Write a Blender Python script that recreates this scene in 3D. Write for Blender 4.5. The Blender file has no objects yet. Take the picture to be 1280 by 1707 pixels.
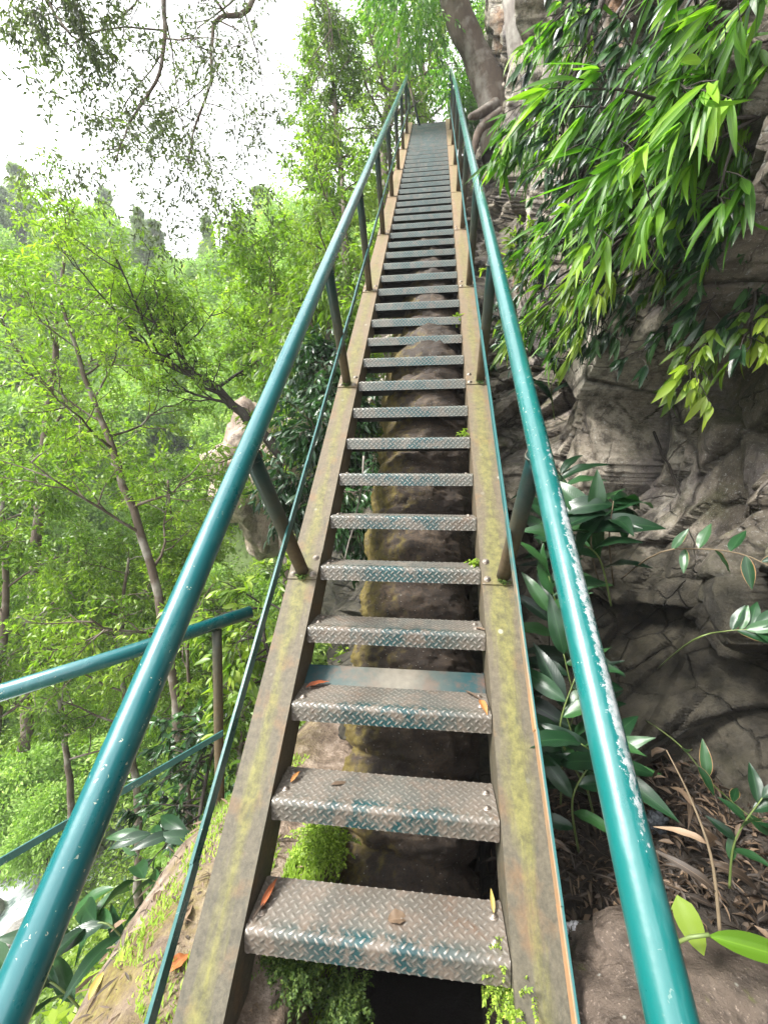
import bpy, math, random
import numpy as np
from mathutils import Vector, Matrix, Euler, noise
random.seed(7); rng = np.random.default_rng(7)
R = math.radians
scene = bpy.context.scene
C = scene.collection

# ------------------------------------------------------------------ camera
CAM = Vector((0.1707, -0.9918, 1.7047)); F = 692.3
cam_d = bpy.data.cameras.new("camera"); cam = bpy.data.objects.new("camera", cam_d); C.objects.link(cam)
cam.location = CAM; cam.rotation_euler = Euler((1.5175, -0.0044, 0.1140), 'XYZ')
cam_d.sensor_fit = 'VERTICAL'; cam_d.sensor_height = 24.0; cam_d.lens = 24.0 * F / 1707.0
cam_d.clip_start = 0.02; cam_d.clip_end = 1000
scene.camera = cam
CM = cam.rotation_euler.to_matrix()
def P(u, v, d):
    """world point seen at photo pixel (u,v) at depth d metres"""
    return CAM + CM @ Vector(((u - 640) / F * d, -(v - 853.5) / F * d, -d))

# ------------------------------------------------------------------ light
SUN_EL, SUN_AZ = 48, 240          # azimuth clockwise from +Y : high, from the open valley side
w = bpy.data.worlds.new("World"); scene.world = w; w.use_nodes = True
nt = w.node_tree; nt.nodes.clear()
sky = nt.nodes.new('ShaderNodeTexSky'); sky.sky_type = 'NISHITA'; sky.sun_disc = False
sky.sun_elevation = R(SUN_EL); sky.sun_rotation = R(SUN_AZ); sky.dust_density = 3.0
hs = nt.nodes.new('ShaderNodeHueSaturation'); hs.inputs['Saturation'].default_value = 0.12; hs.inputs['Value'].default_value = 1.0
cl = nt.nodes.new('ShaderNodeMixRGB'); cl.inputs[0].default_value = 0.6; cl.inputs[2].default_value = (9.0, 9.15, 9.4, 1)
bg = nt.nodes.new('ShaderNodeBackground'); bg.inputs['Strength'].default_value = 0.062
out = nt.nodes.new('ShaderNodeOutputWorld')
nt.links.new(sky.outputs[0], hs.inputs['Color']); nt.links.new(hs.outputs[0], cl.inputs[1])
nt.links.new(cl.outputs[0], bg.inputs[0]); nt.links.new(bg.outputs[0], out.inputs[0])
sd = bpy.data.lights.new("sun", 'SUN'); sd.energy = 1.5; sd.angle = R(14); sd.color = (1, .97, .91)
sun = bpy.data.objects.new("sun", sd); C.objects.link(sun)
az, el = R(SUN_AZ), R(SUN_EL)
sdir = Vector((math.sin(az) * math.cos(el), math.cos(az) * math.cos(el), math.sin(el)))
sun.rotation_euler = sdir.to_track_quat('Z', 'Y').to_euler()
scene.view_settings.view_transform = 'Standard'; scene.view_settings.look = 'None'
scene.view_settings.gamma = 1.0; scene.view_settings.exposure = 2.95
cy = scene.cycles
cy.max_bounces = 6; cy.diffuse_bounces = 3; cy.glossy_bounces = 3; cy.transmission_bounces = 4; cy.transparent_max_bounces = 4
cy.caustics_reflective = False; cy.caustics_refractive = False

# ------------------------------------------------------------------ node helper
class NT:
    def __init__(s, name, rough=.6, spec=.5):
        s.m = bpy.data.materials.new(name); s.m.use_nodes = True; s.t = s.m.node_tree; s.n = s.t.nodes
        s.b = s.n['Principled BSDF']; s.b.inputs['Roughness'].default_value = rough
        s.b.inputs['Specular IOR Level'].default_value = spec
        s.out = s.n['Material Output']; s.tc = s.n.new('ShaderNodeTexCoord')
    def L(s, a, b): s.t.links.new(a, b)
    def put(s, a, sock):
        if a is None: return
        if isinstance(a, bpy.types.NodeSocket): s.L(a, sock)
        else:
            try: sock.default_value = a
            except Exception: sock.default_value = tuple(a) + (1,)
    def math(s, op, a, b=None, c=None, clamp=False):
        n = s.n.new('ShaderNodeMath'); n.operation = op; n.use_clamp = clamp
        s.put(a, n.inputs[0]); s.put(b, n.inputs[1]); s.put(c, n.inputs[2]); return n.outputs[0]
    def obj(s): return s.tc.outputs['Object']
    def uv(s): return s.tc.outputs['UV']
    def map(s, v, scale=(1, 1, 1), rot=(0, 0, 0)):
        n = s.n.new('ShaderNodeMapping'); s.L(v, n.inputs[0]); n.inputs['Scale'].default_value = scale; n.inputs['Rotation'].default_value = rot
        return n.outputs[0]
    def noise(s, scale, detail=4, rough=.55, v=None, dist=0):
        n = s.n.new('ShaderNodeTexNoise'); s.L(v if v is not None else s.obj(), n.inputs['Vector'])
        n.inputs['Scale'].default_value = scale; n.inputs['Detail'].default_value = detail
        n.inputs['Roughness'].default_value = rough; n.inputs['Distortion'].default_value = dist
        return n.outputs[0]
    def voro(s, scale, v=None, feat='F1', out=0):
        n = s.n.new('ShaderNodeTexVoronoi'); n.feature = feat; s.L(v if v is not None else s.obj(), n.inputs['Vector'])
        n.inputs['Scale'].default_value = scale; return n.outputs[out]
    def ramp(s, f, *stops):
        n = s.n.new('ShaderNodeValToRGB'); s.L(f, n.inputs[0]); e = n.color_ramp.elements
        while len(e) < len(stops): e.new(.5)
        for q, (p, c) in zip(e, stops):
            q.position = p; q.color = (c, c, c, 1) if isinstance(c, (int, float)) else tuple(c) + (1,)
        return n.outputs[0]
    def mix(s, f, a, b, mode='MIX'):
        n = s.n.new('ShaderNodeMixRGB'); n.blend_type = mode; s.put(f, n.inputs[0]); s.put(a, n.inputs[1]); s.put(b, n.inputs[2]); return n.outputs[0]
    def sep(s, v):
        n = s.n.new('ShaderNodeSeparateXYZ'); s.L(v, n.inputs[0]); return n.outputs
    def attr(s, name):
        n = s.n.new('ShaderNodeAttribute'); n.attribute_name = name; return n.outputs['Fac']
    def bump(s, h, strength=.5, dist=.01, normal=None):
        n = s.n.new('ShaderNodeBump'); s.L(h, n.inputs['Height']); n.inputs['Strength'].default_value = strength
        n.inputs['Distance'].default_value = dist
        if normal is not None: s.L(normal, n.inputs['Normal'])
        return n.outputs[0]
    def col(s, c): s.put(c, s.b.inputs['Base Color'])
    def rough(s, c): s.put(c, s.b.inputs['Roughness'])
    def nrm(s, c): s.L(c, s.b.inputs['Normal'])

def leaf_mat(name, c0, c1, c2, trans=.35, rough=.42, tcol=None, brown_edge=False, spec=.5, vein=True):
    m = NT(name, rough, spec); t = m.attr('tone')
    base = m.ramp(t, (0, c0), (.55, c1), (1, c2))
    uv = m.sep(m.uv())
    a = m.math('ABSOLUTE', m.math('SUBTRACT', uv[0], .5))
    if vein:
        rib = m.ramp(a, (0, 1), (.05, 0))
        base = m.mix(m.math('MULTIPLY', rib, .22), base, tuple(min(1, x * 1.7 + .03) for x in c2))
        sv = m.math('SINE', m.math('MULTIPLY', m.math('ADD', uv[1], m.math('MULTIPLY', a, -.5)), 150))
        m.nrm(m.bump(sv, .10, .003))
    if brown_edge:
        nz = m.noise(14, 4)
        e = m.math('ADD', m.math('MULTIPLY', m.math('MAXIMUM', a, m.math('MULTIPLY', m.math('ABSOLUTE', m.math('SUBTRACT', uv[1], .42)), .78)), 2), m.math('MULTIPLY', m.math('SUBTRACT', nz, .5), .35))
        base = m.mix(m.math('MULTIPLY', m.ramp(e, (.86, 0), (.93, 1)), m.ramp(m.noise(5, 2), (.48, 0), (.56, 1))), base, (.26, .15, .07))
    m.col(base)
    tr = m.n.new('ShaderNodeBsdfTranslucent')
    m.L(m.mix(1, base, tcol or (1.6, 1.9, .8), 'MULTIPLY'), tr.inputs[0])
    mx = m.n.new('ShaderNodeMixShader'); mx.inputs[0].default_value = trans
    m.L(m.b.outputs[0], mx.inputs[1]); m.L(tr.outputs[0], mx.inputs[2]); m.L(mx.outputs[0], m.out.inputs[0])
    return m.m

# ------------------------------------------------------------------ materials
M = {}
def paint(name, c=(0.0, .085, .095), worn=.5, rust=None, side=False):
    m = NT(name, .27); m.b.inputs['Coat Weight'].default_value = .6; m.b.inputs['Coat Roughness'].default_value = .12
    big = m.noise(2.2, 3); fine = m.noise(46, 5, .65); streak = m.noise(9, 4, .6, m.map(m.obj(), (4.5, 1, 1), (R(-47), 0, 0)))
    base = m.mix(big, tuple(x * .85 for x in c), tuple(x * 1.3 + .004 for x in c))
    base = m.mix(m.ramp(streak, (.52, 0), (.75, .55)), base, (.05, .17, .17))
    chip = m.ramp(fine, (.685, 0), (.70, 1))
    sp = m.voro(42, m.mix(.06, m.obj(), m.noise(60, 2))); sp2 = m.ramp(sp, (.10, 1), (.13, 0))
    gate = m.ramp(m.noise(5, 3), (.5, 0), (.6, 1))
    chips = m.math('MAXIMUM', m.math('MULTIPLY', chip, gate), m.math('MULTIPLY', sp2, m.ramp(m.noise(3.1, 2), (.48, 0), (.58, 1))))
    base = m.mix(chips, base, (.42, .42, .32))
    r = m.mix(chips, (.27,) * 3, (.75,) * 3)
    if side:      # the long scuffed patch on top of this rail, paint worn to pale primer
        o = m.sep(m.obj())
        along = m.ramp(m.math('MULTIPLY', m.math('SUBTRACT', o[2], .95), 1 / 2.2), (0, 0), (.10, 1), (.30, .8), (.5, .25), (.62, 0))
        across = m.ramp(m.math('MULTIPLY', m.math('ABSOLUTE', m.math('SUBTRACT', o[0], .556)), 20), (0, 1), (.75, 0))
        wn = m.math('ADD', m.math('MULTIPLY', m.noise(9, 6, .75, m.map(m.obj(), (2.5, .5, .5))), .5), m.math('MULTIPLY', m.noise(70, 5, .75), .55))
        msk = m.ramp(m.math('ADD', m.math('MULTIPLY', along, across), m.math('MULTIPLY', m.math('SUBTRACT', wn, .5), 2.4)), (.68, 0), (.73, 1))
        base = m.mix(m.math('MULTIPLY', msk, .85), base, m.mix(m.ramp(m.noise(55, 4, .7), (.42, 0), (.58, 1)), (.40, .41, .42), (.17, .22, .22)))
        r = m.mix(msk, r, (.6,) * 3)
    m.col(base); m.rough(m.mix(m.ramp(m.noise(6, 5, .7, m.map(m.obj(), (3, 1, 1), (R(-47), 0, 0))), (.4, 0), (.65, .6)), r, (.5,) * 3))
    m.nrm(m.bump(m.math('ADD', m.math('MULTIPLY', m.noise(25, 4), .9), m.math('MULTIPLY', chips, -.6)), .35, .003))
    return m.m
M['paint'] = paint('teal_paint')
M['paint_r'] = paint('turquoise_paint', (0.0, .088, .085), side=True)
M['paint_flat'] = paint('teal_bar_paint', (.02, .09, .085)); M['paint_flat'].node_tree.nodes['Principled BSDF'].inputs['Coat Weight'].default_value = 0

m = NT('rusted_bar', .5)
o = m.sep(m.obj()); nz = m.noise(5, 5, .65, m.map(m.obj(), (1, .5, .5)))
lo = m.ramp(m.math('ADD', m.math('MULTIPLY', o[2], -.28), m.math('ADD', .55, m.math('MULTIPLY', m.math('SUBTRACT', nz, .5), .8))), (.1, 0), (.3, 1))
edge_ = m.ramp(m.math('MULTIPLY', m.math('SUBTRACT', o[0], .497), 80), (.3, 1), (.75, 0))
m.col(m.mix(m.math('MULTIPLY', lo, edge_), (.02, .10, .10), m.mix(m.noise(30, 3), (.42, .19, .07), (.30, .20, .12)))); M['bar_rust'] = m.m
m = NT('post_steel', .55)          # teal above, rust and algae towards the foot
o = m.attr('foot'); nz = m.noise(14, 5)
f = m.ramp(m.math('ADD', o, m.math('MULTIPLY', m.math('SUBTRACT', nz, .5), .35)), (.25, 0), (.9, 1))
rustc = m.mix(m.noise(40, 4), (.04, .026, .012), (.12, .085, .04))
m.col(m.mix(f, rustc, m.mix(m.noise(6), (.003, .022, .024), (.006, .045, .047))))
m.rough(m.mix(f, (.85,) * 3, (.35,) * 3)); m.nrm(m.bump(m.noise(60, 5), .4, .003)); M['post'] = m.m

m = NT('stringer_steel', .7)       # weathered flange: grey-brown margins, olive algae streak down the middle, rust
o = m.sep(m.obj()); ax = m.math('ABSOLUTE', o[0])
acr = m.math('MULTIPLY', m.math('SUBTRACT', ax, .43), 1 / .156)
st = m.noise(5, 5, .6, m.map(m.obj(), (9, 1, 1), (R(-47.3), 0, 0)))
fine = m.noise(70, 5, .7)
cen = m.math('SUBTRACT', 1, m.math('MULTIPLY', m.math('ABSOLUTE', m.math('SUBTRACT', acr, .52)), 2.3))
big_ = m.noise(1.1, 4, .6)
alg = m.ramp(m.math('ADD', m.math('ADD', cen, m.math('MULTIPLY', m.math('SUBTRACT', st, .5), 1.2)), m.math('MULTIPLY', m.math('SUBTRACT', big_, .52), 3.0)), (.2, 0), (.85, 1))
fine2 = m.noise(28, 6, .75); base = m.mix(m.ramp(m.mix(.5, fine, fine2), (.35, 0), (.65, 1)), (.035, .032, .022), (.105, .092, .062))
hi = m.math('MULTIPLY', o[2], .16, clamp=True)
base = m.mix(m.math('MULTIPLY', hi, .75), base, m.mix(st, (.22, .12, .05), (.24, .19, .12)))
base = m.mix(m.ramp(m.noise(7, 4), (.55, 0), (.75, .8)), base, (.15, .08, .032))
algc = m.mix(m.ramp(fine2, (.35, 0), (.65, 1)), (.065, .062, .018), (.18, .17, .042))
base = m.mix(m.math('MULTIPLY', alg, m.math('SUBTRACT', .85, m.math('MULTIPLY', hi, .45))), base, algc)
lich = m.ramp(m.voro(9), (.10, 1), (.14, 0))
base = m.mix(m.math('MULTIPLY', lich, m.ramp(m.noise(2.3, 2), (.5, 0), (.6, .6))), base, (.33, .33, .28))
dark = m.ramp(m.noise(11, 6, .7, m.map(m.obj(), (3, 1, 1))), (.55, 0), (.7, .6))
base = m.mix(dark, base, (.045, .045, .032))
m.col(base); m.nrm(m.bump(m.math('ADD', fine, m.math('MULTIPLY', alg, .5)), .6, .003)); M['stringer'] = m.m

# chequer plate: lozenge pattern from metric UVs; same pattern is modelled on the mesh
CELL = .0235
def lozenge_np(U, V):
    p, q = (U + V) * .7071 / CELL, (V - U) * .7071 / CELL
    cu, cv = np.floor(p), np.floor(q); a, b = p - cu - .5, q - cv - .5
    ev = (cu + cv) % 2 == 0
    x = np.where(ev, a, b); y = np.where(ev, b, a)
    return np.clip(1 - (x / .54) ** 2 - (y / .17) ** 2, 0, 1)
m = NT('chequer_plate', .4)
u = m.sep(m.uv())
uc, vc = m.math('MULTIPLY', m.math('ADD', u[0], u[1]), .7071 / CELL), m.math('MULTIPLY', m.math('SUBTRACT', u[1], u[0]), .7071 / CELL)
fu, fv = m.math('FLOOR', uc), m.math('FLOOR', vc)
a = m.math('SUBTRACT', m.math('SUBTRACT', uc, fu), .5); b = m.math('SUBTRACT', m.math('SUBTRACT', vc, fv), .5)
par = m.math('ABSOLUTE', m.math('SUBTRACT', m.math('FLOORED_MODULO', m.math('ADD', fu, fv), 2.0), 0))
ip = m.math('SUBTRACT', 1, par)
x = m.math('MULTIPLY', m.math('ADD', m.math('MULTIPLY', ip, a), m.math('MULTIPLY', par, b)), 1 / .54)
y = m.math('MULTIPLY', m.math('ADD', m.math('MULTIPLY', ip, b), m.math('MULTIPLY', par, a)), 1 / .17)
loz = m.math('SUBTRACT', 1, m.math('ADD', m.math('MULTIPLY', x, x), m.math('MULTIPLY', y, y)), clamp=True)
geo = m.n.new('ShaderNodeNewGeometry'); pos = geo.outputs['Position']
n1 = m.noise(11, 7, .72, pos); n2 = m.noise(80, 4, .7, pos); n3 = m.noise(1.9, 3, .5, pos)
dirt = m.mix(n2, (.075, .060, .047), (.21, .172, .138))
teal = m.mix(n2, (.004, .025, .03), (.01, .07, .075))
px = m.sep(pos)[0]
edge = m.ramp(m.math('ABSOLUTE', px), (.14, 0), (.4, 1))
nose = m.ramp(u[1], (.0, 1), (.095, 1), (.125, 0))      # uv v: 0 at lip, grows up and back over the tread
f_t = m.math('MULTIPLY', m.ramp(n1, (.42, 0), (.53, 1)), m.math('SUBTRACT', 1, m.math('MULTIPLY', edge, .85)))
base = m.mix(m.math('MULTIPLY', f_t, m.math('ADD', m.math('MULTIPLY', nose, .62), .33)), dirt, teal)
base = m.mix(m.math('MULTIPLY', m.ramp(m.noise(7, 4, .6, pos), (.55, 0), (.7, .8)), m.math('ADD', m.math('MULTIPLY', edge, .6), .25)), base, (.13, .055, .02))
base = m.mix(m.ramp(n3, (.56, 0), (.75, .35)), base, (.11, .065, .04))
pz = m.math('MULTIPLY', m.sep(pos)[2], .22, clamp=True); base = m.mix(m.math('MULTIPLY', pz, m.ramp(n1, (.3, .35), (.55, .75))), base, m.mix(n2, (.012, .04, .04), (.04, .09, .085)))
worn = m.math('MULTIPLY', m.ramp(loz, (.12, 0), (.5, 1)), m.ramp(m.noise(22, 3, .5, pos), (.3, .35), (.6, 1)))
base = m.mix(m.math('MULTIPLY', worn, .8), base, (.36, .33, .29))
m.col(base)
m.put(m.math('MULTIPLY', worn, .6), m.b.inputs['Metallic'])
m.rough(m.mix(worn, m.mix(nose, (.58,) * 3, (.27,) * 3), (.25,) * 3)); m.nrm(m.bump(n2, .35, .0015)); M['plate'] = m.m

m = NT('dark_underside', .8); m.col(m.mix(m.noise(9, 4), (.012, .013, .012), (.035, .027, .02))); M['under'] = m.m
m = NT('bolt_steel', .45); m.b.inputs['Metallic'].default_value = .5; m.col(m.mix(m.noise(50, 3), (.35, .34, .32), (.2, .13, .08))); M['bolt'] = m.m
m = NT('rusty_cross_plate', .5)
o = m.sep(m.obj()); f = m.ramp(m.math('ADD', m.math('MULTIPLY', m.math('ABSOLUTE', o[0]), 2.0), m.math('MULTIPLY', m.noise(6, 4), .5)), (.35, 0), (.55, .5), (1.0, 1))
m.col(m.mix(f, m.mix(m.noise(30, 4), (.10, .09, .07), (.22, .20, .16)), m.mix(m.ramp(m.noise(7, 6, .7), (.45, 0), (.6, 1)), (.008, .045, .05), (.09, .055, .04)))); M['cross'] = m.m

def rock_mat(name, c0, c1, c2, detail_and_shade=False, moss=(.08, .085, .02), mossy=.3, bs=1.0, scale=1, stain=True, wet=.7, sidex=False):
    m = NT(name, wet, .45)
    n1 = m.noise(1.1 * scale, 8, .62, dist=.3); n2 = m.noise(9 * scale, 8, .68); n3 = m.noise(45 * scale, 6, .7)
    base = m.ramp(n1, (.32, c0), (.5, c1), (.68, c2))
    base = m.mix(m.ramp(n2, (.38, .85), (.54, 0)), base, tuple(x * .35 for x in c0))
    base = m.mix(m.ramp(m.noise(.5 * scale, 3), (.42, .6), (.55, 0)), base, tuple(x * .55 for x in c0))
    base = m.mix(m.ramp(n3, (.58, 0), (.72, .55)), base, tuple(min(1, x * 1.9) for x in c2))
    if stain:
        base = m.mix(m.ramp(m.noise(.9 * scale, 5, .6, m.map(m.obj(), (1, 1, .6))), (.60, 0), (.68, .75)), base, m.mix(n2, (.16, .06, .02), (.38, .17, .05)))
    base = m.mix(m.ramp(m.voro(7 * scale), (.06, .7), (.12, 0)), base, (.45, .45, .40))
    g = m.n.new('ShaderNodeNewGeometry'); nz = m.sep(g.outputs['Normal'])[2]
    if sidex: nz = m.math('MULTIPLY', m.sep(g.outputs['Normal'])[0], -.8)
    mf = m.ramp(m.math('ADD', m.math('MULTIPLY', nz, .45), m.math('MULTIPLY', m.noise(3.3 * scale, 6, .65), .9)), (.75 - mossy, 0), (.98 - mossy, 1))
    base = m.mix(m.math('MULTIPLY', mf, .8), base, m.mix(n3, tuple(x * .6 for x in moss), tuple(x * 1.5 for x in moss)))
    if detail_and_shade:
        wv_ = m.mix(.12, m.obj(), m.noise(2.2, 5, .7)); wv2 = m.mix(.06, m.obj(), m.noise(6, 5, .7))
        base = m.mix(m.ramp(m.noise(1.7, 5, .6, m.map(m.obj(), (1, 1.3, .8))), (.52, 0), (.64, .6)), base, (.20, .175, .19))
        base = m.mix(m.ramp(m.noise(2.4, 5, .65), (.54, 0), (.66, .6)), base, (.13, .125, .06))
        base = m.mix(m.ramp(m.noise(16, 8, .75), (.36, .6), (.48, 0)), base, (.07, .058, .044))
        base = m.mix(m.ramp(m.noise(110, 4, .8), (.60, 0), (.68, .8)), base, (.62, .6, .55))
        c1_ = m.ramp(m.voro(1.1, wv_, 'DISTANCE_TO_EDGE'), (0, 1), (.014, .5), (.03, 0)); c2_ = m.ramp(m.voro(3.3, wv2, 'DISTANCE_TO_EDGE'), (0, 1), (.022, 0))
        ck = m.math('MAXIMUM', c1_, m.math('MULTIPLY', c2_, m.ramp(m.noise(1.9, 3), (.46, 0), (.56, .85))))
        base = m.mix(m.math('MULTIPLY', ck, .7), base, (.018, .014, .01))
    else: ck = None
    if detail_and_shade:       # olive algae and painted-in shade darken the lower rock, with a ragged upper margin
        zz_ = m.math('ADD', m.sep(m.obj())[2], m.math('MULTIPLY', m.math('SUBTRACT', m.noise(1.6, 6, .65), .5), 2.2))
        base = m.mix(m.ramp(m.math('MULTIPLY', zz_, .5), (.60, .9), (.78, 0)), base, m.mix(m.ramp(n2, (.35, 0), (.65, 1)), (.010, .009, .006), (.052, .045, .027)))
    m.col(base)
    cr = m.voro(2.6 * scale, m.mix(.25, m.obj(), m.noise(3 * scale, 4)), 'DISTANCE_TO_EDGE')
    crk = m.ramp(cr, (0, 0), (.05, 1))
    h = m.math('ADD', m.math('MULTIPLY', n2, .8), m.math('ADD', m.math('MULTIPLY', n3, .35), m.math('MULTIPLY', crk, .1)))
    if ck is not None: h = m.math('ADD', m.math('ADD', h, m.math('MULTIPLY', ck, -.9)), m.math('MULTIPLY', m.noise(110, 4, .8), .25))
    m.nrm(m.bump(h, bs, .06 / scale)); m.rough(m.ramp(n2, (.3, .45), (.7, .9)))
    return m.m
M['cliff'] = rock_mat('cliff_rock', (.19, .155, .115), (.45, .385, .305), (.66, .60, .51), detail_and_shade=True, mossy=-.02)
M['far_rock'] = rock_mat('far_rock', (.36, .26, .20), (.50, .39, .31), (.58, .50, .43), mossy=-.1, scale=.5, stain=False)
M['slab'] = rock_mat('slab_rock', (.09, .065, .048), (.17, .13, .10), (.25, .2, .165), mossy=-.2, scale=2.2, bs=.8)
M['river_stone'] = rock_mat('river_stone', (.34, .32, .30), (.48, .46, .43), (.6, .58, .55), mossy=-.3, scale=1, stain=False)
M['pipe'] = rock_mat('pipe_crust', (.028, .018, .012), (.062, .042, .028), (.12, .085, .055), moss=(.12, .09, .015), mossy=.2, sidex=True, stain=False, scale=5.5, bs=1.0, wet=.9)

m = NT('ground_soil', .9)
n1 = m.noise(1.6, 6, .6); n2 = m.noise(12, 7, .7); n3 = m.noise(60, 4)
b0 = m.ramp(n2, (.3, (.05, .033, .022)), (.5, (.17, .125, .09)), (.7, (.36, .29, .24)))
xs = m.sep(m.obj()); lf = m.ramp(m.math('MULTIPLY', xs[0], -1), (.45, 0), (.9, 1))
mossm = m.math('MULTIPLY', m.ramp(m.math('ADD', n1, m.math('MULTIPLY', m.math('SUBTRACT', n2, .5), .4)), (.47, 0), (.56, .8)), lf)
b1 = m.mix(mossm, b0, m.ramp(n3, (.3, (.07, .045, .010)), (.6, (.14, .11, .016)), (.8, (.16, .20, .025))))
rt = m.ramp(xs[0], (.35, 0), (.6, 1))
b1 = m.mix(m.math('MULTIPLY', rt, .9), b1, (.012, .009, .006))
zd = m.ramp(m.math('MULTIPLY', xs[2], -2), (.25, 0), (.6, 1)); nearm = m.ramp(m.math('ABSOLUTE', xs[0]), (.45, 1), (.5, 0)); b1 = m.mix(m.math('MULTIPLY', zd, nearm), b1, (.012, .009, .006))  # shade of the pit beneath the stairs painted into the soil colour
far = m.ramp(m.math('MULTIPLY', xs[0], -.2), (.3, 0), (.5, 1))
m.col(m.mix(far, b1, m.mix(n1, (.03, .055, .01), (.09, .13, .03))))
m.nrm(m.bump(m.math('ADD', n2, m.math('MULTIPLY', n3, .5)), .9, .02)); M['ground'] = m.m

m = NT('river_water', .12, .6)
fo = m.ramp(m.noise(.9, 7, .7, m.map(m.obj(), (1.6, .6, 1)), 1.2), (.36, 0), (.52, 1))
m.col(m.mix(fo, (.12, .17, .16), (.75, .78, .78))); m.rough(m.mix(fo, (.1,) * 3, (.6,) * 3))
m.nrm(m.bump(m.noise(4, 5), .6, .1)); M['water'] = m.m

def bark(name, c0, c1, sc=1.0, lich=.5):
    m = NT(name, .9)
    n1 = m.noise(14 * sc, 6, .65, m.map(m.obj(), (1, 1, .35))); n2 = m.noise(3.1 * sc, 4)
    b = m.mix(n1, c0, c1)
    b = m.mix(m.ramp(n2, (.5, 0), (.66, lich)), b, (.36, .34, .30))
    m.col(b); m.nrm(m.bump(n1, .8, .02)); return m.m
M['bark'] = bark('brown_bark', (.035, .025, .018), (.15, .11, .08))
M['bark_dark'] = bark('dark_bark', (.012, .009, .008), (.05, .038, .03), lich=.08)
M['bark_grey'] = bark('grey_bark', (.10, .085, .075), (.32, .28, .25), 1.4, .8)
m = NT('green_stalk', .5); m.col(m.mix(m.noise(8, 3), (.05, .09, .02), (.16, .2, .06))); M['stalk'] = m.m
m = NT('dry_stalk', .8); m.col(m.mix(m.noise(12, 3), (.07, .05, .03), (.2, .15, .09))); M['dry'] = m.m

M['leaf_bright'] = leaf_mat('bright_leaf', (.035, .10, .010), (.09, .22, .018), (.22, .38, .03), .42, .38)
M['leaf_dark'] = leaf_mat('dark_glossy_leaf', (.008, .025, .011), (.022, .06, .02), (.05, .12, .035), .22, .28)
M['leaf_mid'] = leaf_mat('mid_green_leaf', (.05, .105, .012), (.14, .225, .024), (.28, .37, .045), .42, .4, vein=False)
M['leaf_yellow'] = leaf_mat('yellow_green_leaf', (.075, .15, .014), (.19, .29, .032), (.34, .44, .06), .45, .42, vein=False)
M['leaf_sky'] = leaf_mat('overhead_leaf', (.045, .058, .035), (.085, .11, .05), (.17, .22, .07), .32, .5, vein=False)
M['leaf_far'] = leaf_mat('far_leaf', (.13, .22, .04), (.24, .37, .08), (.40, .50, .14), .35, .6, vein=False)
M['leaf_pine'] = leaf_mat('far_dull_leaf', (.10, .14, .07), (.18, .24, .11), (.28, .34, .17), .3, .7, vein=False)
M['leaf_ginger'] = leaf_mat('ginger_leaf', (.005, .02, .009), (.012, .045, .016), (.03, .09, .025), .2, .32)
M['leaf_browned'] = leaf_mat('browned_edge_leaf', (.006, .028, .010), (.015, .055, .018), (.035, .10, .03), .2, .3, brown_edge=True)
M['leaf_dead'] = leaf_mat('dead_leaf', (.022, .015, .010), (.09, .06, .038), (.24, .165, .105), .12, .6, tcol=(1.2, .9, .6))
M['leaf_orange'] = leaf_mat('orange_dead_leaf', (.28, .07, .025), (.36, .12, .04), (.42, .2, .06), .12, .5, tcol=(1.2, .8, .5))
M['leaf_straw'] = leaf_mat('straw_leaf', (.35, .25, .08), (.48, .36, .10), (.55, .45, .16), .15, .5, tcol=(1.2, 1, .6))
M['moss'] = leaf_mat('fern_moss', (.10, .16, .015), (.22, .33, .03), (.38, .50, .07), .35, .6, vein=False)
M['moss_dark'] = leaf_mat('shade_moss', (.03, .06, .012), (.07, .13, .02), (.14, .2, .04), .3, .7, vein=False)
m = NT('white_tissue', .8); m.col((.62, .6, .62)); m.nrm(m.bump(m.noise(40, 5), .8, .01)); M['tissue'] = m.m
m = NT('grey_plastic', .35); m.col((.09, .1, .11)); m.nrm(m.bump(m.noise(30, 5), 1, .02)); M['plastic'] = m.m
m = NT('red_stem', .45)
M['red_stem'] = m.m; m.col(m.ramp(m.attr('foot'), (0, (.42, .03, .03)), (.3, (.40, .12, .05)), (.55, (.25, .22, .06)), (1, (.22, .28, .05))))

# ------------------------------------------------------------------ object helpers
def thing(name, label, cat, loc=(0, 0, 0), group=None):
    o = bpy.data.objects.new(name, None); C.objects.link(o); o.location = loc; o.empty_display_size = .1
    o['label'] = label; o['category'] = cat
    if group: o['group'] = group
    return o
def tag(o, label, cat, group=None, kind=None):
    o['label'] = label; o['category'] = cat
    if group: o['group'] = group
    if kind: o['kind'] = kind
    return o
def link(name, me, mat, parent=None, smooth=True):
    me.materials.append(mat) if mat and not me.materials else None
    me.shade_smooth() if smooth else me.shade_flat()
    o = bpy.data.objects.new(name, me); C.objects.link(o)
    if parent:
        o.parent = parent; o.location = -Vector(parent.location)   # meshes are authored in world space
    return o
def mesh_np(name, V, loops, starts, totals, uv=None, attrs=None):
    me = bpy.data.meshes.new(name)
    me.vertices.add(len(V)); me.vertices.foreach_set('co', np.asarray(V, np.float32).ravel())
    me.loops.add(len(loops)); me.loops.foreach_set('vertex_index', np.asarray(loops, np.int32))
    me.polygons.add(len(starts)); me.polygons.foreach_set('loop_start', np.asarray(starts, np.int32))
    try: me.polygons.foreach_set('loop_total', np.asarray(totals, np.int32))
    except Exception: pass
    if uv is not None:
        l = me.uv_layers.new(name='UVMap'); l.data.foreach_set('uv', np.asarray(uv, np.float32)[np.asarray(loops)].ravel())
    for k, a in (attrs or {}).items():
        at = me.attributes.new(k, 'FLOAT', 'POINT'); at.data.foreach_set('value', np.asarray(a, np.float32))
    me.update(calc_edges=True); me.validate()
    return me
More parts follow.
